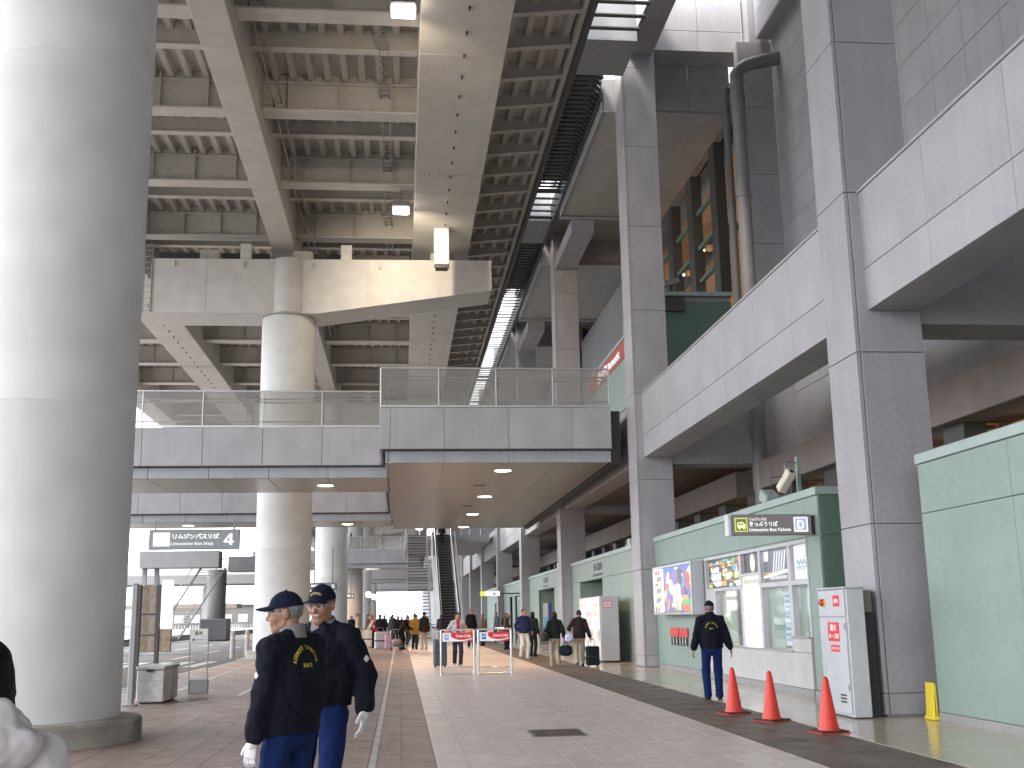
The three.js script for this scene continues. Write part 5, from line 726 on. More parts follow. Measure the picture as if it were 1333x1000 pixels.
function person(o) {
  const s = (o.h ?? 1.75) / 1.75, G = thing('person', o.label, 'person', [o.x, o.y ?? 0, o.z], o.yaw, o.group), fine = o.fine, cB = fine ? 0.014 : 0.024, cC = fine ? 0.0105 : 0.022;
  const lean = o.lean ?? 0.03, cs = Math.cos(lean), sn = Math.sin(lean), sl = o.side ?? 0, hip = 0.95 + (o.drop ?? 0), P0 = [0, hip, 0];
  const up = (x, y, z) => { const Y = y - 0.95; return [x + Y * sl, hip + Y * cs - z * sn, z * cs + Y * sn]; }; // upper body point
  const tw = o.twist ?? 0, rt = [Math.cos(tw), 0, -Math.sin(tw)], fw = [Math.sin(tw), 0, Math.cos(tw)];
  const upT = (x, y, z) => up(x * rt[0] + z * fw[0], y, x * rt[2] + z * fw[2]);
  const w = o.wide ?? 1;
  const sh = [-1, 1].map((k) => upT(k * 0.168 * w, 1.415, -0.01)), hand = (o.hands ?? [[-0.27, 0.83, 0.03], [0.27, 0.83, 0.03]]), elb = [], wri = [];
  [0, 1].forEach((k) => { const [e, h] = ik(sh[k], hand[k], 0.285, 0.265, o.pole?.[k] ?? [k ? 0.35 : -0.35, -0.2, -1]); elb[k] = e; wri[k] = h; });
  const hips = [-1, 1].map((k) => [k * 0.095 * w, hip - 0.03, 0]), foot = o.feet ?? [[-0.1, 0.085, -0.02], [0.1, 0.085, 0.03]], knee = [], ank = [];
  [0, 1].forEach((k) => { const [e, h] = ik(hips[k], foot[k], 0.43, 0.42, [k ? 0.08 : -0.08, 0, 1]); knee[k] = e; ank[k] = h; });
  const neck = upT(0, 1.485, -0.01), hc = add(upT(0, 1.63, 0.02), o.headOff ?? [0, 0, 0]);
  const hy = o.headYaw ?? 0, hp = o.headPitch ?? 0; const Fz = nrm([Math.sin(hy) * Math.cos(hp), -Math.sin(hp), Math.cos(hy) * Math.cos(hp)]), Fx = nrm(crs([0, 1, 0], Fz)), Fy = crs(Fz, Fx), hd = (x, y, z) => add(add(add(hc, Fx, x), Fy, y), Fz, z), FR = [Fx, Fy, Fz];
  const sk = o.skin ?? [0.34, 0.19, 0.125];
  const lo = [-0.62, -0.01, -0.55], hi = [0.62, 1.86, 0.6];
  const add3 = (name, geo, m, scaleOnly) => { geo.scale(s, s, s); return mk(name, uvm(geo), m, G); };
  // ---- body: one skin surface, head and hands meshed finer and joined to it
  const T1 = upT(0, 1.1, 0), T2 = upT(0, 1.3, 0), bodyP = [tor(P0, T1, [0.13 * w, 0.09], [0.12 * w, 0.085], rt, fw), tor(T1, T2, [0.12 * w, 0.085], [0.14 * w, 0.09], rt, fw), cap(sh[0], sh[1], 0.05), cap(T2, neck, 0.08, 0.055), cap(neck, add(hc, Fz, -0.03), 0.052, 0.055)];
  [0, 1].forEach((k) => bodyP.push(cap(sh[k], elb[k], 0.045, 0.036), cap(elb[k], wri[k], 0.036, 0.026), cap(hips[k], knee[k], 0.075, 0.05), cap(knee[k], ank[k], 0.05, 0.035)));
  const parts = [surf(union(bodyP, 0.04), lo, hi, fine ? 0.016 : 0.028)];
  const hS = 1; const H = [ell(hd(0, 0.028, -0.014), [0.076, 0.093, 0.096], FR), ell(hd(0, -0.035, 0.022), [0.062, 0.085, 0.068], FR), cap(hd(-0.044, -0.07, 0), hd(-0.012, -0.103, 0.058), 0.026, 0.02), cap(hd(0.044, -0.07, 0), hd(0.012, -0.103, 0.058), 0.026, 0.02), cap(hd(-0.04, 0.022, 0.074), hd(0.04, 0.022, 0.074), 0.013), ell(hd(-0.04, -0.03, 0.062), [0.022, 0.022, 0.022]), ell(hd(0.04, -0.03, 0.062), [0.022, 0.022, 0.022])];
  const H2 = [cap(hd(0, 0.005, 0.086), hd(0, -0.03, 0.104), 0.009, 0.014), ell(hd(-0.013, -0.036, 0.09), [0.01, 0.009, 0.012]), ell(hd(0.013, -0.036, 0.09), [0.01, 0.009, 0.012]), cap(hd(-0.02, -0.058, 0.08), hd(0.02, -0.058, 0.08), 0.009), cap(hd(-0.017, -0.069, 0.079), hd(0.017, -0.069, 0.079), 0.009), ell(hd(-0.079, -0.005, -0.012), [0.011, 0.033, 0.021], FR), ell(hd(0.079, -0.005, -0.012), [0.011, 0.033, 0.021], FR), cap(hd(0, -0.06, -0.025), neck, 0.054, 0.056)];
  const h1 = union(H, 0.03), h2 = union(H2, 0.008), sock = [ell(hd(-0.031, 0.004, 0.096), [0.02, 0.013, 0.02]), ell(hd(0.031, 0.004, 0.096), [0.02, 0.013, 0.02])], eyes = [ell(hd(-0.031, 0.003, 0.074), [0.0135, 0.0135, 0.0135]), ell(hd(0.031, 0.003, 0.074), [0.0135, 0.0135, 0.0135])];
  const headF = (x, y, z) => { let d = h1(x, y, z); for (const q of sock) d = -smin(-d, q(x, y, z), 0.012); d = smin(d, h2(x, y, z), 0.014); return Math.min(d, eyes[0](x, y, z), eyes[1](x, y, z)); };
  const hg = surf(headF, add(hc, [-0.14, -0.2, -0.15]), add(hc, [0.14, 0.15, 0.15]), fine ? 0.0045 : 0.009);
  const hairC = o.hairC ?? [0.012, 0.01, 0.009];
  const local = (x, y, z) => { const q = sub([x, y, z], hc); return [dot(q, Fx), dot(q, Fy), dot(q, Fz)]; };
  const mixc = (a, b, t) => a.map((v, i) => v + (b[i] - v) * t);
  paintGeo(hg, (x, y, z) => { const [u, v, q] = local(x, y, z); let c = sk; const au = Math.abs(u); const n = NZ.noise(u * 60, v * 60, q * 60) * 0.08 + 1; c = c.map((t) => t * n);
    if (q > 0.05) { const lip = Math.max(0, 1 - Math.hypot(u / 0.024, (v + 0.063) / 0.013)); c = mixc(c, [0.3, 0.11, 0.09], Math.min(0.6, lip * 1.2)); if (o.smile && au < 0.021 && Math.abs(v + 0.0635 - u * u * 9) < 0.004) c = [0.46, 0.4, 0.35]; else if (au < 0.022 && Math.abs(v + 0.0635) < 0.0028) c = [0.12, 0.05, 0.04];
      const ed = Math.hypot(au - 0.031, v - 0.003); if (ed < 0.0125 && Math.abs(v - 0.003) < (o.smile ? 0.0045 : 0.007) && q > 0.07) c = ed < 0.0062 ? [0.015, 0.01, 0.008] : [0.5, 0.46, 0.43]; if (Math.abs(v - 0.03) < 0.006 && Math.abs(au - 0.033) < 0.02) c = mixc(c, o.browC ?? hairC, 0.7); const ck = Math.max(0, 1 - Math.hypot(au - 0.04, v + 0.03) / 0.025); c = mixc(c, [c[0] * 1.08, c[1] * 0.86, c[2] * 0.86], ck); }
    return c; });
  parts.push(hg);
  const dirs = [0, 1].map((k) => o.handDir?.[k] ?? nrm(add(nrm(sub(wri[k], elb[k])), [0, -0.35, 0.05]))), hands = [];
  [0, 1].forEach((k) => { const palm0 = o.palm?.[k] ?? [k ? -1 : 1, 0, 0.15], d = dirs[k], palm = nrm(sub(palm0, d.map((v) => v * dot(palm0, d)))); let th = crs(d, palm); if (dot(th, o.thumb?.[k] ?? [0, 0.2, 1]) < 0) th = th.map((v) => -v); const hp2 = handPrims(wri[k], d, palm, th, o.glove ? 1.1 : 1, o.curl ?? 0.55); if (!o.glove) hp2.push(cap(add(wri[k], d, -0.04), add(wri[k], d, 0.01), 0.026)); const f = union(hp2, 0.007); hands.push(surf(f, add(wri[k], [-0.2, -0.2, -0.2]), add(wri[k], [0.2, 0.2, 0.2]), fine ? 0.005 : 0.008)); });
  if (o.glove) hands.forEach((g, i) => { const k = i, cuff = surf(union([cap(add(wri[k], dirs[k], -0.05), add(wri[k], dirs[k], 0.02), 0.033, 0.034)], 0.01), add(wri[k], [-0.12, -0.12, -0.12]), add(wri[k], [0.12, 0.12, 0.12]), 0.007); add3('glove', mergeGeometries([g, cuff]), cloth([0.66, 0.66, 0.68], 0.8)); });
  else hands.forEach((g) => parts.push(g));
  parts.forEach((g) => { if (!g.attributes.color) paintGeo(g, () => sk); });
  add3('body', mergeGeometries(parts.map((g) => { g.deleteAttribute('uv'); return g; })), skinM);
  // ---- trousers / skirt
  const wr = (a, f2) => (x, y, z) => NZ.noise(x * f2, y * f2 * 0.6, z * f2) * a + NZ.noise(x * f2 * 2.3 + 7, y * f2 * 1.6, z * f2 * 2.3) * a * 0.5;
  const nT = wr(fine ? 0.008 : 0.005, 14), legW = o.legW ?? 1, Lp = [tor(add(P0, [0, -0.05, 0]), add(P0, [0, 0.13, 0]), [0.152 * w, 0.11], [0.14 * w, 0.1], [1, 0, 0], [0, 0, 1])]; [0, 1].forEach((k) => Lp.push(cap(add(hips[k], [k ? -0.012 : 0.012, 0, 0]), knee[k], 0.09 * legW, 0.072 * legW), cap(knee[k], add(ank[k], [0, -0.005, 0]), 0.074 * legW, 0.066 * legW)));
  const Lu = union(Lp, 0.035); add3('trousers', surf((x, y, z) => { const d = Lu(x, y, z); return Math.max(Math.abs(d) < 0.05 ? d + nT(x, y, z) : d, 0.035 - y); }, lo, [0.62, 1.2, 0.6], cC), cloth(o.legs ?? [0.02, 0.02, 0.03]));
  // ---- shoes
  [0, 1].forEach((k) => { const d = nrm([k ? 0.12 : -0.12, 0, 1]), a = ank[k], ft = o.toe?.[k] ?? 0; const b = add(add(a, d, 0.13), [0, -0.045 + ft, 0]), hl = add(a, [0, -0.05, -0.035]); const f = union([cap(hl, b, 0.038, 0.036), cap(a, hl, 0.038, 0.04)], 0.03); add3('shoe', surf((x, y, z) => Math.max(f(x, y, z), (a[1] - 0.083) - y), add(a, [-0.15, -0.12, -0.15]), add(a, [0.15, 0.1, 0.25]), fine ? 0.009 : 0.014), cloth(o.shoes ?? [0.015, 0.013, 0.012], 0.5)); });
  // ---- jacket
  const hem = (o.hem ?? 0.9) - 0.95, hemY = hip + hem, jk = o.puff ?? 1, nJ = wr(fine ? 0.018 : 0.009, 11);
  const J1 = upT(0, 0.95 + hem, 0), J2 = upT(0, 1.12, 0.005), J3 = upT(0, 1.33, 0), Jt = union([tor(J1, J2, [(o.hemW ?? 0.178) * w, 0.132], [0.19 * jk * w, 0.138 * jk], rt, fw), tor(J2, J3, [0.19 * jk * w, 0.138 * jk], [0.17 * jk * w, 0.128 * jk], rt, fw), cap(neck, sh[0], 0.066, 0.07), cap(neck, sh[1], 0.066, 0.07), cap(J3, neck, 0.11, 0.068)], 0.05);
  const Ja = []; [0, 1].forEach((k) => Ja.push(cap(sh[k], elb[k], 0.073 * jk, 0.064 * jk), cap(elb[k], add(wri[k], nrm(sub(wri[k], elb[k])), -0.06), 0.066 * jk, 0.06 * jk), cap(add(wri[k], nrm(sub(wri[k], elb[k])), -0.06), add(wri[k], nrm(sub(wri[k], elb[k])), -0.02), 0.05, 0.045)));
  const Ju = union(Ja, 0.025), jac = (x, y, z) => { let t = Jt(x, y, z); const a = Ju(x, y, z), n = Math.min(Math.abs(t), Math.abs(a)) < 0.07 ? nJ(x, y, z) : 0; t = Math.max(t + n, hemY - y); return smin(t, a + n, 0.035); };
  const jf = o.jacketColor; const jg = surf(jac, lo, hi, cC); const jm = add3('jacket', jg, cloth(o.jacket ?? [0.012, 0.014, 0.022]));
  if (o.rib) { const rf = (x, y, z) => Math.max(tor(add(J1, [0, -0.02, 0]), add(J1, [0, 0.05, 0]), [0.168 * w, 0.124], [0.172 * w, 0.128], rt, fw)(x, y, z), Math.abs(y - hemY + 0.015) - 0.03); add3('waistband', surf(rf, [-0.4, hemY - 0.1, -0.4], [0.4, hemY + 0.1, 0.4], 0.0105), cloth(o.jacket)); }
  if (o.collar) { const cf = (x, y, z) => { const d = Math.hypot(...sub([x, y, z], add(neck, [0, 0, 0.005]))); const q = sub([x, y, z], neck), r = Math.hypot(dot(q, rt), dot(q, fw) * 1.12 - 0.006); const yy = q[1] - 0.012 - dot(q, fw) * -0.35; return Math.max(Math.abs(r - 0.083 - yy * -0.25) - 0.012, Math.abs(yy) - 0.048); }; add3('collar', surf(cf, add(neck, [-0.18, -0.15, -0.18]), add(neck, [0.18, 0.17, 0.18]), 0.007), cloth(o.collar)); }
  // ---- hair and cap
  const hairLen = o.hairLen ?? 0; const hs = ell(hd(0, 0.03, -0.018), [0.084, 0.1, 0.103], FR), hl2 = ell(hd(0, -0.03 - hairLen, -0.035), [0.086, 0.09 + hairLen, 0.08], FR), nH = wr(0.006, 40);
  if (o.hair !== false) { const hf = (x, y, z) => { const [u, v, q] = local(x, y, z); let d0 = hs(x, y, z); if (hairLen <= 0.02 && d0 > 0.03) return d0; let d = hairLen > 0.02 ? smin(hs(x, y, z), hl2(x, y, z), 0.03) : hs(x, y, z); d += nH(x, y, z); d = Math.max(d, (q - (0.055 + v * 0.25)) * 0.8 * (v > 0.062 ? 0.3 : 1), -(v + (hairLen > 0.02 ? 0.2 : q < -0.02 ? 0.085 : 0.03))); return Math.max(d, -(headF(x, y, z) - 0.002)); }; add3('hair', surf(hf, add(hc, [-0.15, -0.26, -0.17]), add(hc, [0.15, 0.16, 0.16]), fine ? 0.006 : 0.011), cloth(hairC, 0.6)); }
  if (o.cap) {
    const dome = ell(hd(0, 0.03, -0.012), [0.092, 0.112, 0.112], FR), inner = ell(hd(0, 0.024, -0.012), [0.086, 0.106, 0.106], FR);
    const brim = (x, y, z) => { const [u, v, q] = local(x, y, z); const r = Math.hypot(u / 0.082, (q - 0.085) / 0.095); return Math.max((r - 1) * 0.08, Math.abs(v - (0.048 - u * u * 4 - (q - 0.085) * 0.16)) - 0.005, 0.07 - q); };
    const cf = (x, y, z) => { const [u, v, q] = local(x, y, z); const d = Math.max(dome(x, y, z) + NZ.noise(u * 30, v * 30, q * 30) * 0.0025, -inner(x, y, z), 0.036 - v - q * 0.08); return smin(d, brim(x, y, z), 0.008); };
    add3('cap', surf(cf, add(hc, [-0.24, -0.08, -0.24]), add(hc, [0.24, 0.19, 0.24]), fine ? 0.0045 : 0.008), cloth(o.cap)); const b = hd(0, 0.143, -0.012); const bt = new THREE.SphereGeometry(0.008, 10, 8); bt.translate(...b); add3('cap_button', bt, cloth(o.cap));
    if (o.capText) { const L = []; const txt = 'AIRPORT'; for (let i = 0; i < 7; i++) { const a = (i - 3) * 0.14, sg = new THREE.ShapeGeometry(font.generateShapes(txt[i], 0.016)); sg.translate(-0.006, 0, 0); sg.rotateZ(-a * 0.55); const v = 0.078 - Math.abs(a) * Math.abs(a) * 0.06; const p = sg.attributes.position; for (let q = 0; q < p.count; q++) { const th = a + p.getX(q) / 0.1, yv = v + p.getY(q); const rr2 = Math.sqrt(Math.max(0.05, 1 - ((yv - 0.03) / 0.112) ** 2)); const w3 = hd(Math.sin(th) * 0.0955 * rr2, yv, -0.012 + Math.cos(th) * 0.1155 * rr2); p.setXYZ(q, ...w3); } L.push(sg.toNonIndexed()); } const tg = mergeGeometries(L.map((g) => { g.deleteAttribute('uv'); return g; })); tg.computeVertexNormals(); add3('cap_lettering', tg, mat(0.5, 0.34, 0.05, 0.6)); }
  }
  if (o.glasses) { const L = []; for (const k of [-1, 1]) { const t = new THREE.TorusGeometry(0.021, 0.0016, 6, 20); t.scale(1.15, 0.85, 1); const mtx = new THREE.Matrix4().makeBasis(V(...Fx), V(...Fy), V(...Fz)).setPosition(...hd(k * 0.031, 0.0, 0.1)); t.applyMatrix4(mtx); const q = t.toNonIndexed(); q.deleteAttribute('uv'); L.push(q, grod(hd(k * 0.054, 0.004, 0.097), hd(k * 0.083, 0.004, -0.01), 0.0016, 5)); } L.push(grod(hd(-0.009, 0.003, 0.103), hd(0.009, 0.003, 0.103), 0.0016, 5)); add3('glasses', mergeGeometries(L), M.chrome); }
  // ---- lettering on the back of the jacket, laid on the cloth
  const onBack = (u, v, off = 0.0035) => { let y = v, x = u, z = -0.4; const c = upT(0, v, 0); const dir = fw; let p = [c[0] + rt[0] * u - fw[0] * 0.4, c[1], c[2] + rt[2] * u - fw[2] * 0.4]; for (let i = 0; i < 40; i++) { const d = jac(...p); if (d < 0.0008) break; p = add(p, dir, d * 0.8); } return add(p, dir, -off); };
  if (o.backText) { const L = []; const letter = (ch, size, fx) => { const sg = new THREE.ShapeGeometry(font.generateShapes(ch, size), 3); const p = sg.attributes.position; sg.computeBoundingBox(); const cx = (sg.boundingBox.min.x + sg.boundingBox.max.x) / 2; for (let q = 0; q < p.count; q++) { const [u, v] = fx(p.getX(q) - cx, p.getY(q)); p.setXYZ(q, ...onBack(u, v)); } const g = sg.toNonIndexed(); g.deleteAttribute('uv'); L.push(g); };
    const t = 'AIRPORT LIMOUSINE', n = t.length; for (let i = 0; i < n; i++) { if (t[i] === ' ') continue; const a = (i - (n - 1) / 2) / n * 2.75; letter(t[i], 0.021, (x, y) => { const R = 0.098 + y, th = a + x / 0.098; return [-(Math.sin(th) * R), (o.textY ?? 1.25) + Math.cos(th) * R * 1.12]; }); }
    'KATE'.split('').forEach((c, i) => letter(c, 0.024, (x, y) => [-((i - 1.5) * 0.022 + x), (o.textY ?? 1.25) + y])); const g = mergeGeometries(L); g.computeVertexNormals(); add3('back_lettering', g, new THREE.MeshStandardMaterial({ color: lin(0.5, 0.4, 0.03), roughness: 0.7, side: THREE.DoubleSide })); }
  if (o.sleeve) for (const [k, dirv] of o.sleeve) { const a = sh[k], b = elb[k], m = add(a, sub(b, a), 0.55), d = nrm(dirv); let p = add(m, d, 0.2); for (let i = 0; i < 40; i++) { const q = jac(...p); if (q < 0.001) break; p = add(p, d, -q * 0.8); } const sg = new THREE.BoxGeometry(0.034, 0.034, 0.004); sg.rotateZ(Math.PI / 4); sg.applyQuaternion(new THREE.Quaternion().setFromUnitVectors(V(0, 0, 1), V(...d))); sg.translate(...add(p, d, 0.002)); add3('sleeve_patch', sg, M.white); }
  if (o.vest) { const vf = (x, y, z) => Math.max(Jt(x, y, z) + nJ(x, y, z) - 0.008, hemY - y, Math.abs(x) - (o.vestW ?? 0.19), o.vestW ? -z : -9); add3('vest', surf(vf, lo, hi, cC), cloth(o.vest)); }
  if (o.hood) { const c = upT(0, 1.5, -0.1), f = union([ell(upT(0, 1.46, -0.12), [0.17, 0.075, 0.09]), cap(upT(-0.1, 1.5, -0.02), upT(-0.05, 1.54, -0.12), 0.05), cap(upT(0.1, 1.5, -0.02), upT(0.05, 1.54, -0.12), 0.05)], 0.04), nh = wr(0.012, 14); add3('hood', surf((x, y, z) => f(x, y, z) + nh(x, y, z), add(c, [-0.28, -0.2, -0.22]), add(c, [0.28, 0.18, 0.22]), 0.008), cloth(o.jacket)); }
  if (o.pack) { const c = upT(0, 1.22, -0.2); add3('backpack', surf(ell(c, [0.15, 0.22, 0.1]), add(c, [-0.2, -0.26, -0.15]), add(c, [0.2, 0.26, 0.15]), 0.02), cloth(o.pack)); }
  G.userData.wr = undefined; delete G.userData.wr; return { G, wri: wri.map((p) => p.map((v) => v * s)), s };
}
// ---------- the people in the photograph ----------
const NAVY = [0.0075, 0.0085, 0.0155], BLUE = [0.007, 0.019, 0.085], CAPB = [0.006, 0.009, 0.028];
// yaw 0 faces the camera (+z); PI faces away
const guard = { fine: true, jacket: NAVY, legs: BLUE, cap: CAPB, collar: [0.2, 0.195, 0.19], puff: 1.08, legW: 1.06, hairC: [0.2, 0.19, 0.18], browC: [0.1, 0.09, 0.08], shoes: [0.012, 0.012, 0.012] };
person({ ...guard, label: 'guard in dark blue cap and jacket seen from behind, white glove, front-left of the pair', x: -0.68, z: -7.35, yaw: Math.PI + 0.95, h: 1.76, backText: true, headYaw: 0.72, headPitch: 0.04, headOff: [0, 0, 0.035], glove: true, wide: 1.17, textY: 1.3, hands: [[-0.3, 0.83, 0.1], [0.28, 0.84, 0.06]], glasses: true, sleeve: [[1, [1, 0, 0.35]], [0, [-1, 0, 0]]], lean: 0.03, curl: 0.6, skin: [0.3, 0.155, 0.1] });
person({ ...guard, label: 'smiling guard in dark blue cap and jacket facing the camera, behind the other guard', x: -0.55, z: -8.15, yaw: -0.35, h: 1.82, hem: 0.97, capText: true, headYaw: -0.05, headPitch: 0.08, smile: true, glove: true, wide: 1.12, glasses: true, hands: [[-0.3, 0.86, 0.1], [0.33, 0.93, 0.06]], sleeve: [[1, [1, 0, 0.5]], [0, [-1, 0, 0.3]]], lean: 0.0, curl: 0.5, skin: [0.31, 0.15, 0.095] });
person({ ...guard, label: 'guard standing with his back to us in front of the ticket windows', x: 5.86, z: -21.15, yaw: Math.PI - 0.12, h: 1.8, backText: true, wide: 1.12, collar: NAVY, hands: [[-0.36, 0.86, 0.0], [0.34, 0.86, 0.0]], skin: [0.32, 0.17, 0.11], curl: 0.5 });
person({ fine: true, label: 'person in a white fleece hood with dark hair, cut off at the lower left', x: -1.05, z: -3.0, yaw: Math.PI + 0.35, h: 1.56, hood: true, jacket: [0.66, 0.62, 0.63], collar: [0.66, 0.62, 0.63], puff: 1.12, legs: [0.05, 0.05, 0.07], hairC: [0.012, 0.006, 0.007], hairLen: 0.03, headYaw: 0.3, headPitch: 0.15, lean: 0.08, hem: 0.84 });
// passers-by
const walk = (k) => ({ feet: [[-0.09, 0.085 + (k > 0 ? 0.06 : 0), -0.2 * k], [0.09, 0.085 + (k < 0 ? 0.06 : 0), 0.2 * k]], toe: [k > 0 ? -0.05 : 0, k < 0 ? -0.05 : 0], drop: -0.02 });
const W = (o) => person({ group: 'travellers in the concourse', ...o });
W({ label: 'walker in a black jacket and beige trousers beside the one with the suitcase', x: 4.88, z: -35.9, yaw: Math.PI, h: 1.72, jacket: [0.014, 0.018, 0.017], legs: [0.36, 0.29, 0.22], hairLen: 0.03, ...walk(0.6), hands: [[-0.3, 0.9, 0.0], [0.27, 1.0, 0.12]], shoes: [0.3, 0.26, 0.22] });
W({ label: 'walker in a dark brown jacket pulling a black suitcase by the vending machines', x: 5.62, z: -35.6, yaw: Math.PI - 0.1, h: 1.76, jacket: [0.03, 0.018, 0.02], legs: [0.38, 0.31, 0.25], ...walk(-0.8), hands: [[-0.34, 0.86, -0.02], [0.3, 1.12, 0.25]], hem: 0.88, hemW: 0.2 });
W({ label: 'man in a navy jacket and white trousers walking towards us', x: 4.62, z: -42.6, yaw: 0.3, h: 1.86, jacket: [0.018, 0.025, 0.07], legs: [0.56, 0.55, 0.5], headYaw: 0.6, ...walk(0.5), hands: [[-0.28, 0.95, 0.06], [0.28, 0.95, 0.06]], shoes: [0.2, 0.2, 0.2] });
W({ label: 'woman with dark hair just behind the man in white trousers', x: 5.25, z: -45.2, yaw: Math.PI - 0.6, h: 1.74, jacket: [0.02, 0.018, 0.02], legs: [0.02, 0.02, 0.022], hairLen: 0.06, hem: 0.7 });
W({ label: 'woman in a brown top near the far glass doors', x: 5.1, z: -55, yaw: 1.2, h: 1.72, jacket: [0.1, 0.07, 0.06], legs: [0.02, 0.02, 0.025], hairLen: 0.06, hem: 0.6, hemW: 0.22 });
W({ label: 'man with a red shirt and grey vest behind the left barrier, head bowed', x: 1.86, z: -37.4, yaw: 0.1, h: 1.76, jacket: [0.4, 0.4, 0.42], vest: [0.45, 0.04, 0.05], vestW: 0.06, legs: [0.035, 0.04, 0.05], headPitch: 0.5, lean: 0.12, ...walk(0.25), hands: [[-0.3, 1.0, 0.16], [0.3, 1.02, 0.16]], shoes: [0.5, 0.5, 0.5] });
W({ label: 'man in a long black coat standing by the foot of the escalator', x: 3.7, z: -60, yaw: 0.2, h: 1.98, jacket: [0.012, 0.012, 0.015], legs: [0.012, 0.012, 0.014], hem: 0.75, hemW: 0.2 });
W({ label: 'short person in grey right of the man in the black coat', x: 4.55, z: -63, yaw: -0.8, h: 1.72, jacket: [0.09, 0.08, 0.07], legs: [0.02, 0.02, 0.02], hem: 0.8 });
W({ label: 'person in black with a white cap and backpack bending to the right', x: 5.7, z: -62, yaw: 1.35, h: 1.74, jacket: [0.012, 0.012, 0.014], legs: [0.03, 0.025, 0.03], cap: [0.55, 0.55, 0.55], lean: 0.3, pack: [0.012, 0.012, 0.014], hands: [[-0.2, 1.0, 0.3], [0.2, 1.0, 0.3]] });
W({ label: 'man in a dark coat and beige trousers by the luggage trolleys', x: 1.2, z: -57.6, yaw: Math.PI + 0.5, h: 1.86, jacket: [0.02, 0.018, 0.018], legs: [0.4, 0.31, 0.24], hem: 0.8, hemW: 0.2, shoes: [0.3, 0.28, 0.25] });
W({ label: 'person in a mustard yellow coat left of the man in beige trousers', x: 0.72, z: -58.8, yaw: Math.PI - 0.4, h: 1.78, jacket: [0.36, 0.21, 0.05], legs: [0.03, 0.03, 0.03], hem: 0.72, hemW: 0.2 });
W({ label: 'person in black leaning over a loaded luggage trolley', x: 0.05, z: -58.6, yaw: 1.2, h: 1.78, jacket: [0.014, 0.013, 0.014], legs: [0.014, 0.013, 0.014], lean: 0.5, hairC: [0.14, 0.04, 0.03], hands: [[-0.2, 0.95, 0.5], [0.2, 0.95, 0.5]], hem: 0.75, hemW: 0.2 });
W({ label: 'person in a beige coat behind the grey suitcase, left of the luggage group', x: -2.35, z: -63.5, yaw: 1.6, h: 1.86, jacket: [0.34, 0.28, 0.23], legs: [0.05, 0.04, 0.04], hem: 0.7, hemW: 0.21 });
W({ label: 'person with a red vest over a pale shirt, reaching down to a suitcase', x: -1.45, z: -63.2, yaw: -1.4, h: 1.78, jacket: [0.42, 0.4, 0.38], vest: [0.36, 0.02, 0.03], legs: [0.02, 0.025, 0.035], lean: 0.22, hands: [[-0.18, 0.9, 0.35], [0.18, 0.9, 0.35]] });
W({ label: 'person in black right behind the red vest', x: -1.15, z: -64.4, yaw: Math.PI, h: 1.8, jacket: [0.014, 0.014, 0.02], legs: [0.014, 0.014, 0.02], hem: 0.75, hemW: 0.2 });
W({ label: 'distant person in dark blue walking towards the bright opening', x: -0.55, z: -80, yaw: Math.PI, h: 1.86, jacket: [0.03, 0.035, 0.06], legs: [0.02, 0.02, 0.03], ...walk(0.8) });
W({ label: 'distant person in black walking left of the dark blue one', x: -1.2, z: -84, yaw: Math.PI - 0.4, h: 1.82, jacket: [0.015, 0.015, 0.02], legs: [0.015, 0.015, 0.02], ...walk(-0.8) });
W({ label: 'dark-capped person half hidden behind the smiling guard’s shoulder', x: -3.0, z: -48, yaw: 0.3, h: 1.72, jacket: [0.06, 0.05, 0.05], legs: [0.02, 0.02, 0.02], cap: [0.015, 0.015, 0.02] });
W({ label: 'person standing on the distant footbridge behind the railing', x: -5.0, y: 8.285, z: -114.5, yaw: -1.5, h: 1.86, jacket: [0.02, 0.02, 0.025], legs: [0.02, 0.02, 0.025], ...walk(0.9) });
W({ label: 'second person on the distant footbridge, close to the stairs', x: -1.8, y: 8.285, z: -115, yaw: 1.5, h: 1.8, jacket: [0.16, 0.11, 0.09], legs: [0.12, 0.09, 0.08], hem: 0.7 });
W({ label: 'person riding near the top of the escalator', x: 3.3, y: 7.3, z: -90.4, yaw: Math.PI, h: 1.8, jacket: [0.02, 0.015, 0.015], legs: [0.02, 0.02, 0.02] });

const crowd = [[-0.15, -66, 0.4, [0.02, 0.02, 0.025], 'person in black standing behind the mustard coat'], [0.4, -68, 2.6, [0.12, 0.03, 0.03], 'person in dark red at the foot of the stairs'], [0.95, -70, 3.3, [0.03, 0.03, 0.04], 'dark figure waiting between the stairs and escalator'], [-2.0, -70, 1.0, [0.3, 0.27, 0.25], 'person in pale grey behind the suitcases'], [-0.6, -72, 2.2, [0.04, 0.05, 0.05], 'person in dark grey behind the luggage trolley'], [2.55, -72, 3.0, [0.05, 0.04, 0.04], 'person in brown stepping towards the escalator'], [-3.2, -75, 0.2, [0.02, 0.02, 0.03], 'dark figure beside the third pillar'], [5.9, -70, -1.2, [0.1, 0.1, 0.12], 'person in grey by the far kiosk doors'], [0.1, -90, 3.1, [0.05, 0.05, 0.07], 'far walker in slate blue heading for the opening'], [-2.4, -96, 3.0, [0.03, 0.03, 0.03], 'far walker in black near the fourth pillar']];
crowd.forEach(([x, z, yaw, c, label], i) => W({ label, x, z, yaw, h: 1.72 + (i % 4) * 0.04, jacket: c, legs: [0.02 + (i % 3) * 0.03, 0.02 + (i % 3) * 0.025, 0.025 + (i % 3) * 0.02], hairLen: i % 3 === 0 ? 0.05 : 0, hem: i % 2 ? 0.75 : 0.88, hemW: 0.19, ...walk(i % 2 ? 0.5 : -0.3) }));
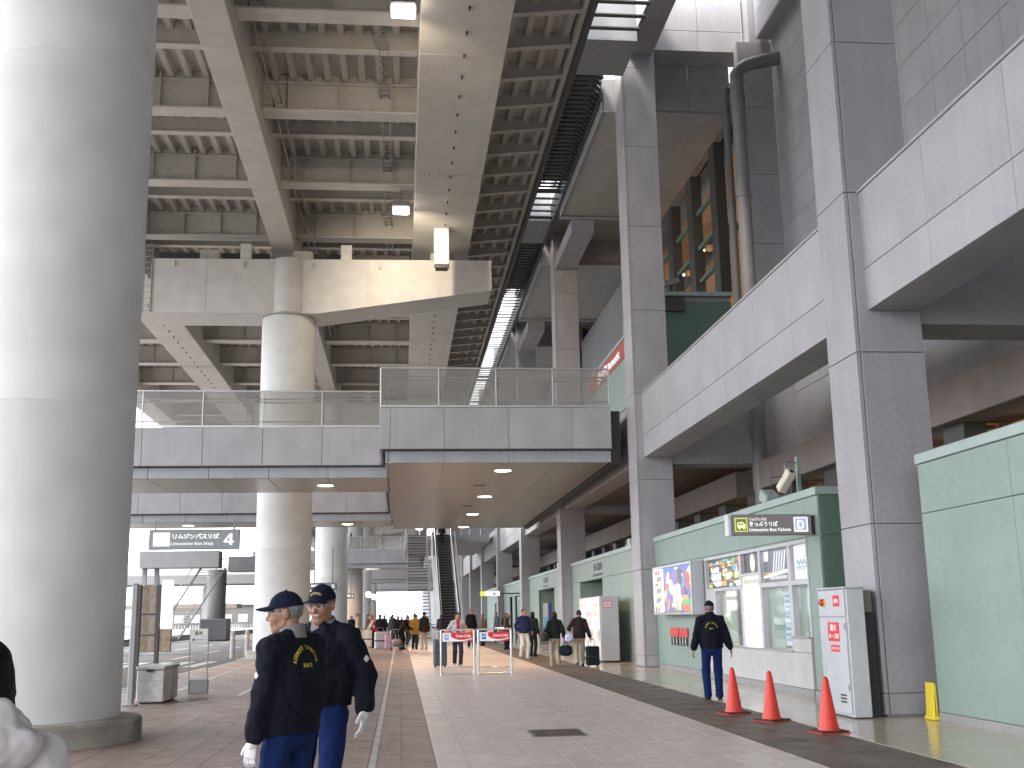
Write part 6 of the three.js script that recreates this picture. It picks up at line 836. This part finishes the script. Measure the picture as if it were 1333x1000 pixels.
// ---------- luggage ----------
function suitcase(x, z, w, h, d, m, label, turn = 0, strap) { const S = thing('suitcase', label, 'suitcase', [x, 0, z], turn, 'suitcases and bags'); mk('shell', cbox(w, h, d, 0.035), m, S, 0, h / 2 + 0.045, 0); mk('side_band', cbox(w + 0.008, 0.02, d + 0.008, 0.004), M.dark, S, 0, h * 0.55, 0); if (strap) mk('luggage_strap', cbox(w + 0.012, 0.06, d + 0.012, 0.006), cloth(strap), S, 0, h * 0.52, 0); for (const a of [-1, 1]) for (const b of [-1, 1]) mk('wheel', uvm(new THREE.CylinderGeometry(0.03, 0.03, 0.025, 14).rotateZ(Math.PI / 2)), M.rubber, S, a * w * 0.38, 0.03, b * d * 0.35); mk('pull_handle', join([gtube([[-w * 0.25, h, -d * 0.35], [-w * 0.25, h + 0.22, -d * 0.35], [0, h + 0.25, -d * 0.35], [w * 0.25, h + 0.22, -d * 0.35], [w * 0.25, h, -d * 0.35]], 0.01, 6, 24)]), M.galv, S); return S; }
suitcase(5.98, -35.35, 0.4, 0.58, 0.26, cloth([0.012, 0.02, 0.02]), 'black upright suitcase pulled beside the vending machines', 0.15);
suitcase(-1.95, -62.5, 0.8, 0.92, 0.34, M.plastic, 'large light grey suitcase held by the red-vested person', 0.05, [0.03, 0.06, 0.06]);
suitcase(-1.0, -59, 0.62, 0.86, 0.34, M.greybox, 'tall silver suitcase with a black strap beside the luggage trolley', 0.2, [0.01, 0.01, 0.012]);
suitcase(-0.62, -58.4, 0.34, 0.72, 0.26, mat(0.5, 0.3, 0.38, 0.5), 'small pink suitcase between the silver one and the trolley', 0.1);
suitcase(1.28, -37.2, 0.42, 0.85, 0.3, mat(0.05, 0.06, 0.08, 0.5), 'dark suitcase behind the left barrier at the red-shirted man’s side', 0.1);
{ const T = thing('luggage_trolley', 'loaded luggage trolley under the leaning person in black', 'trolley', [-0.2, 0, -58.0]); mk('base_frame', join([gb(-0.3, 0.3, 0.16, 0.2, -0.45, 0.45, 0.01)]), M.galv, T); mk('handle', join([gtube([[-0.28, 0.2, -0.4], [-0.28, 0.95, -0.5], [0, 1.0, -0.52], [0.28, 0.95, -0.5], [0.28, 0.2, -0.4]], 0.016, 8, 40)]), M.chrome, T); for (const a of [-0.25, 0.25]) for (const b of [-0.35, 0.35]) mk('wheel', uvm(new THREE.CylinderGeometry(0.08, 0.08, 0.05, 18).rotateZ(Math.PI / 2)), M.rubber, T, a, 0.08, b);
  const b = thing('travel_bag', 'grey travel bag lying on the luggage trolley', 'bag', [-0.2, 0.2, -58.0], 0, 'suitcases and bags'); mk('bag_body', surfBag(0.26, 0.17, 0.4), cloth([0.25, 0.24, 0.23]), b, 0, 0.18, 0); mk('bag_handle', join([gtube([[0, 0.3, -0.12], [0, 0.42, 0], [0, 0.3, 0.12]], 0.012, 6, 12)]), M.dark, b); }
function surfBag(a, b, c) { const f = ell([0, 0, 0], [a, b, c]); return uvm(surf((x, y, z) => Math.max(f(x * 0.9, y * 0.9, z * 0.9), Math.abs(x) - a * 0.92, Math.abs(y) - b * 0.96, Math.abs(z) - c * 0.94) + NZ.noise(x * 12, y * 12, z * 12) * 0.008, [-a - 0.1, -b - 0.1, -c - 0.1], [a + 0.1, b + 0.1, c + 0.1], 0.02)); }
function bag(x, y, z, a, b, c, col, label, turn = 0) { const g = thing('travel_bag', label, 'bag', [x, y, z], turn, 'suitcases and bags'); mk('bag_body', surfBag(a, b, c), cloth(col), g, 0, b, 0); mk('bag_strap', join([gtube([[0, b * 1.7, -c * 0.5], [0, b * 2.6, 0], [0, b * 1.7, c * 0.5]], 0.014, 6, 14)]), cloth(col), g); return g; }
bag(4.55, 0.78, -35.85, 0.12, 0.15, 0.22, [0.03, 0.025, 0.03], 'dark shoulder bag at the left side of the black-jacketed walker', 0.2);
bag(5.2, 0.32, -35.8, 0.13, 0.17, 0.22, [0.012, 0.022, 0.024], 'black carry bag hanging between the two walkers', 1.3);
bag(5.27, 0.76, -35.45, 0.17, 0.12, 0.14, [0.5, 0.53, 0.72], 'pale blue plastic bag at the brown-jacketed walker’s side', 1.4);
bag(1.5, 0.95, -37.2, 0.1, 0.1, 0.1, [0.7, 0.1, 0.03], 'orange-red bag at the left hand of the bowed man', 0);
bag(2.25, 0.95, -37.2, 0.1, 0.1, 0.1, [0.75, 0.16, 0.03], 'orange bag at the right hand of the bowed man', 0);
scene.traverse((o) => { if (o.isMesh) { o.castShadow = true; o.receiveShadow = true; } });
renderer.render(scene, camera);
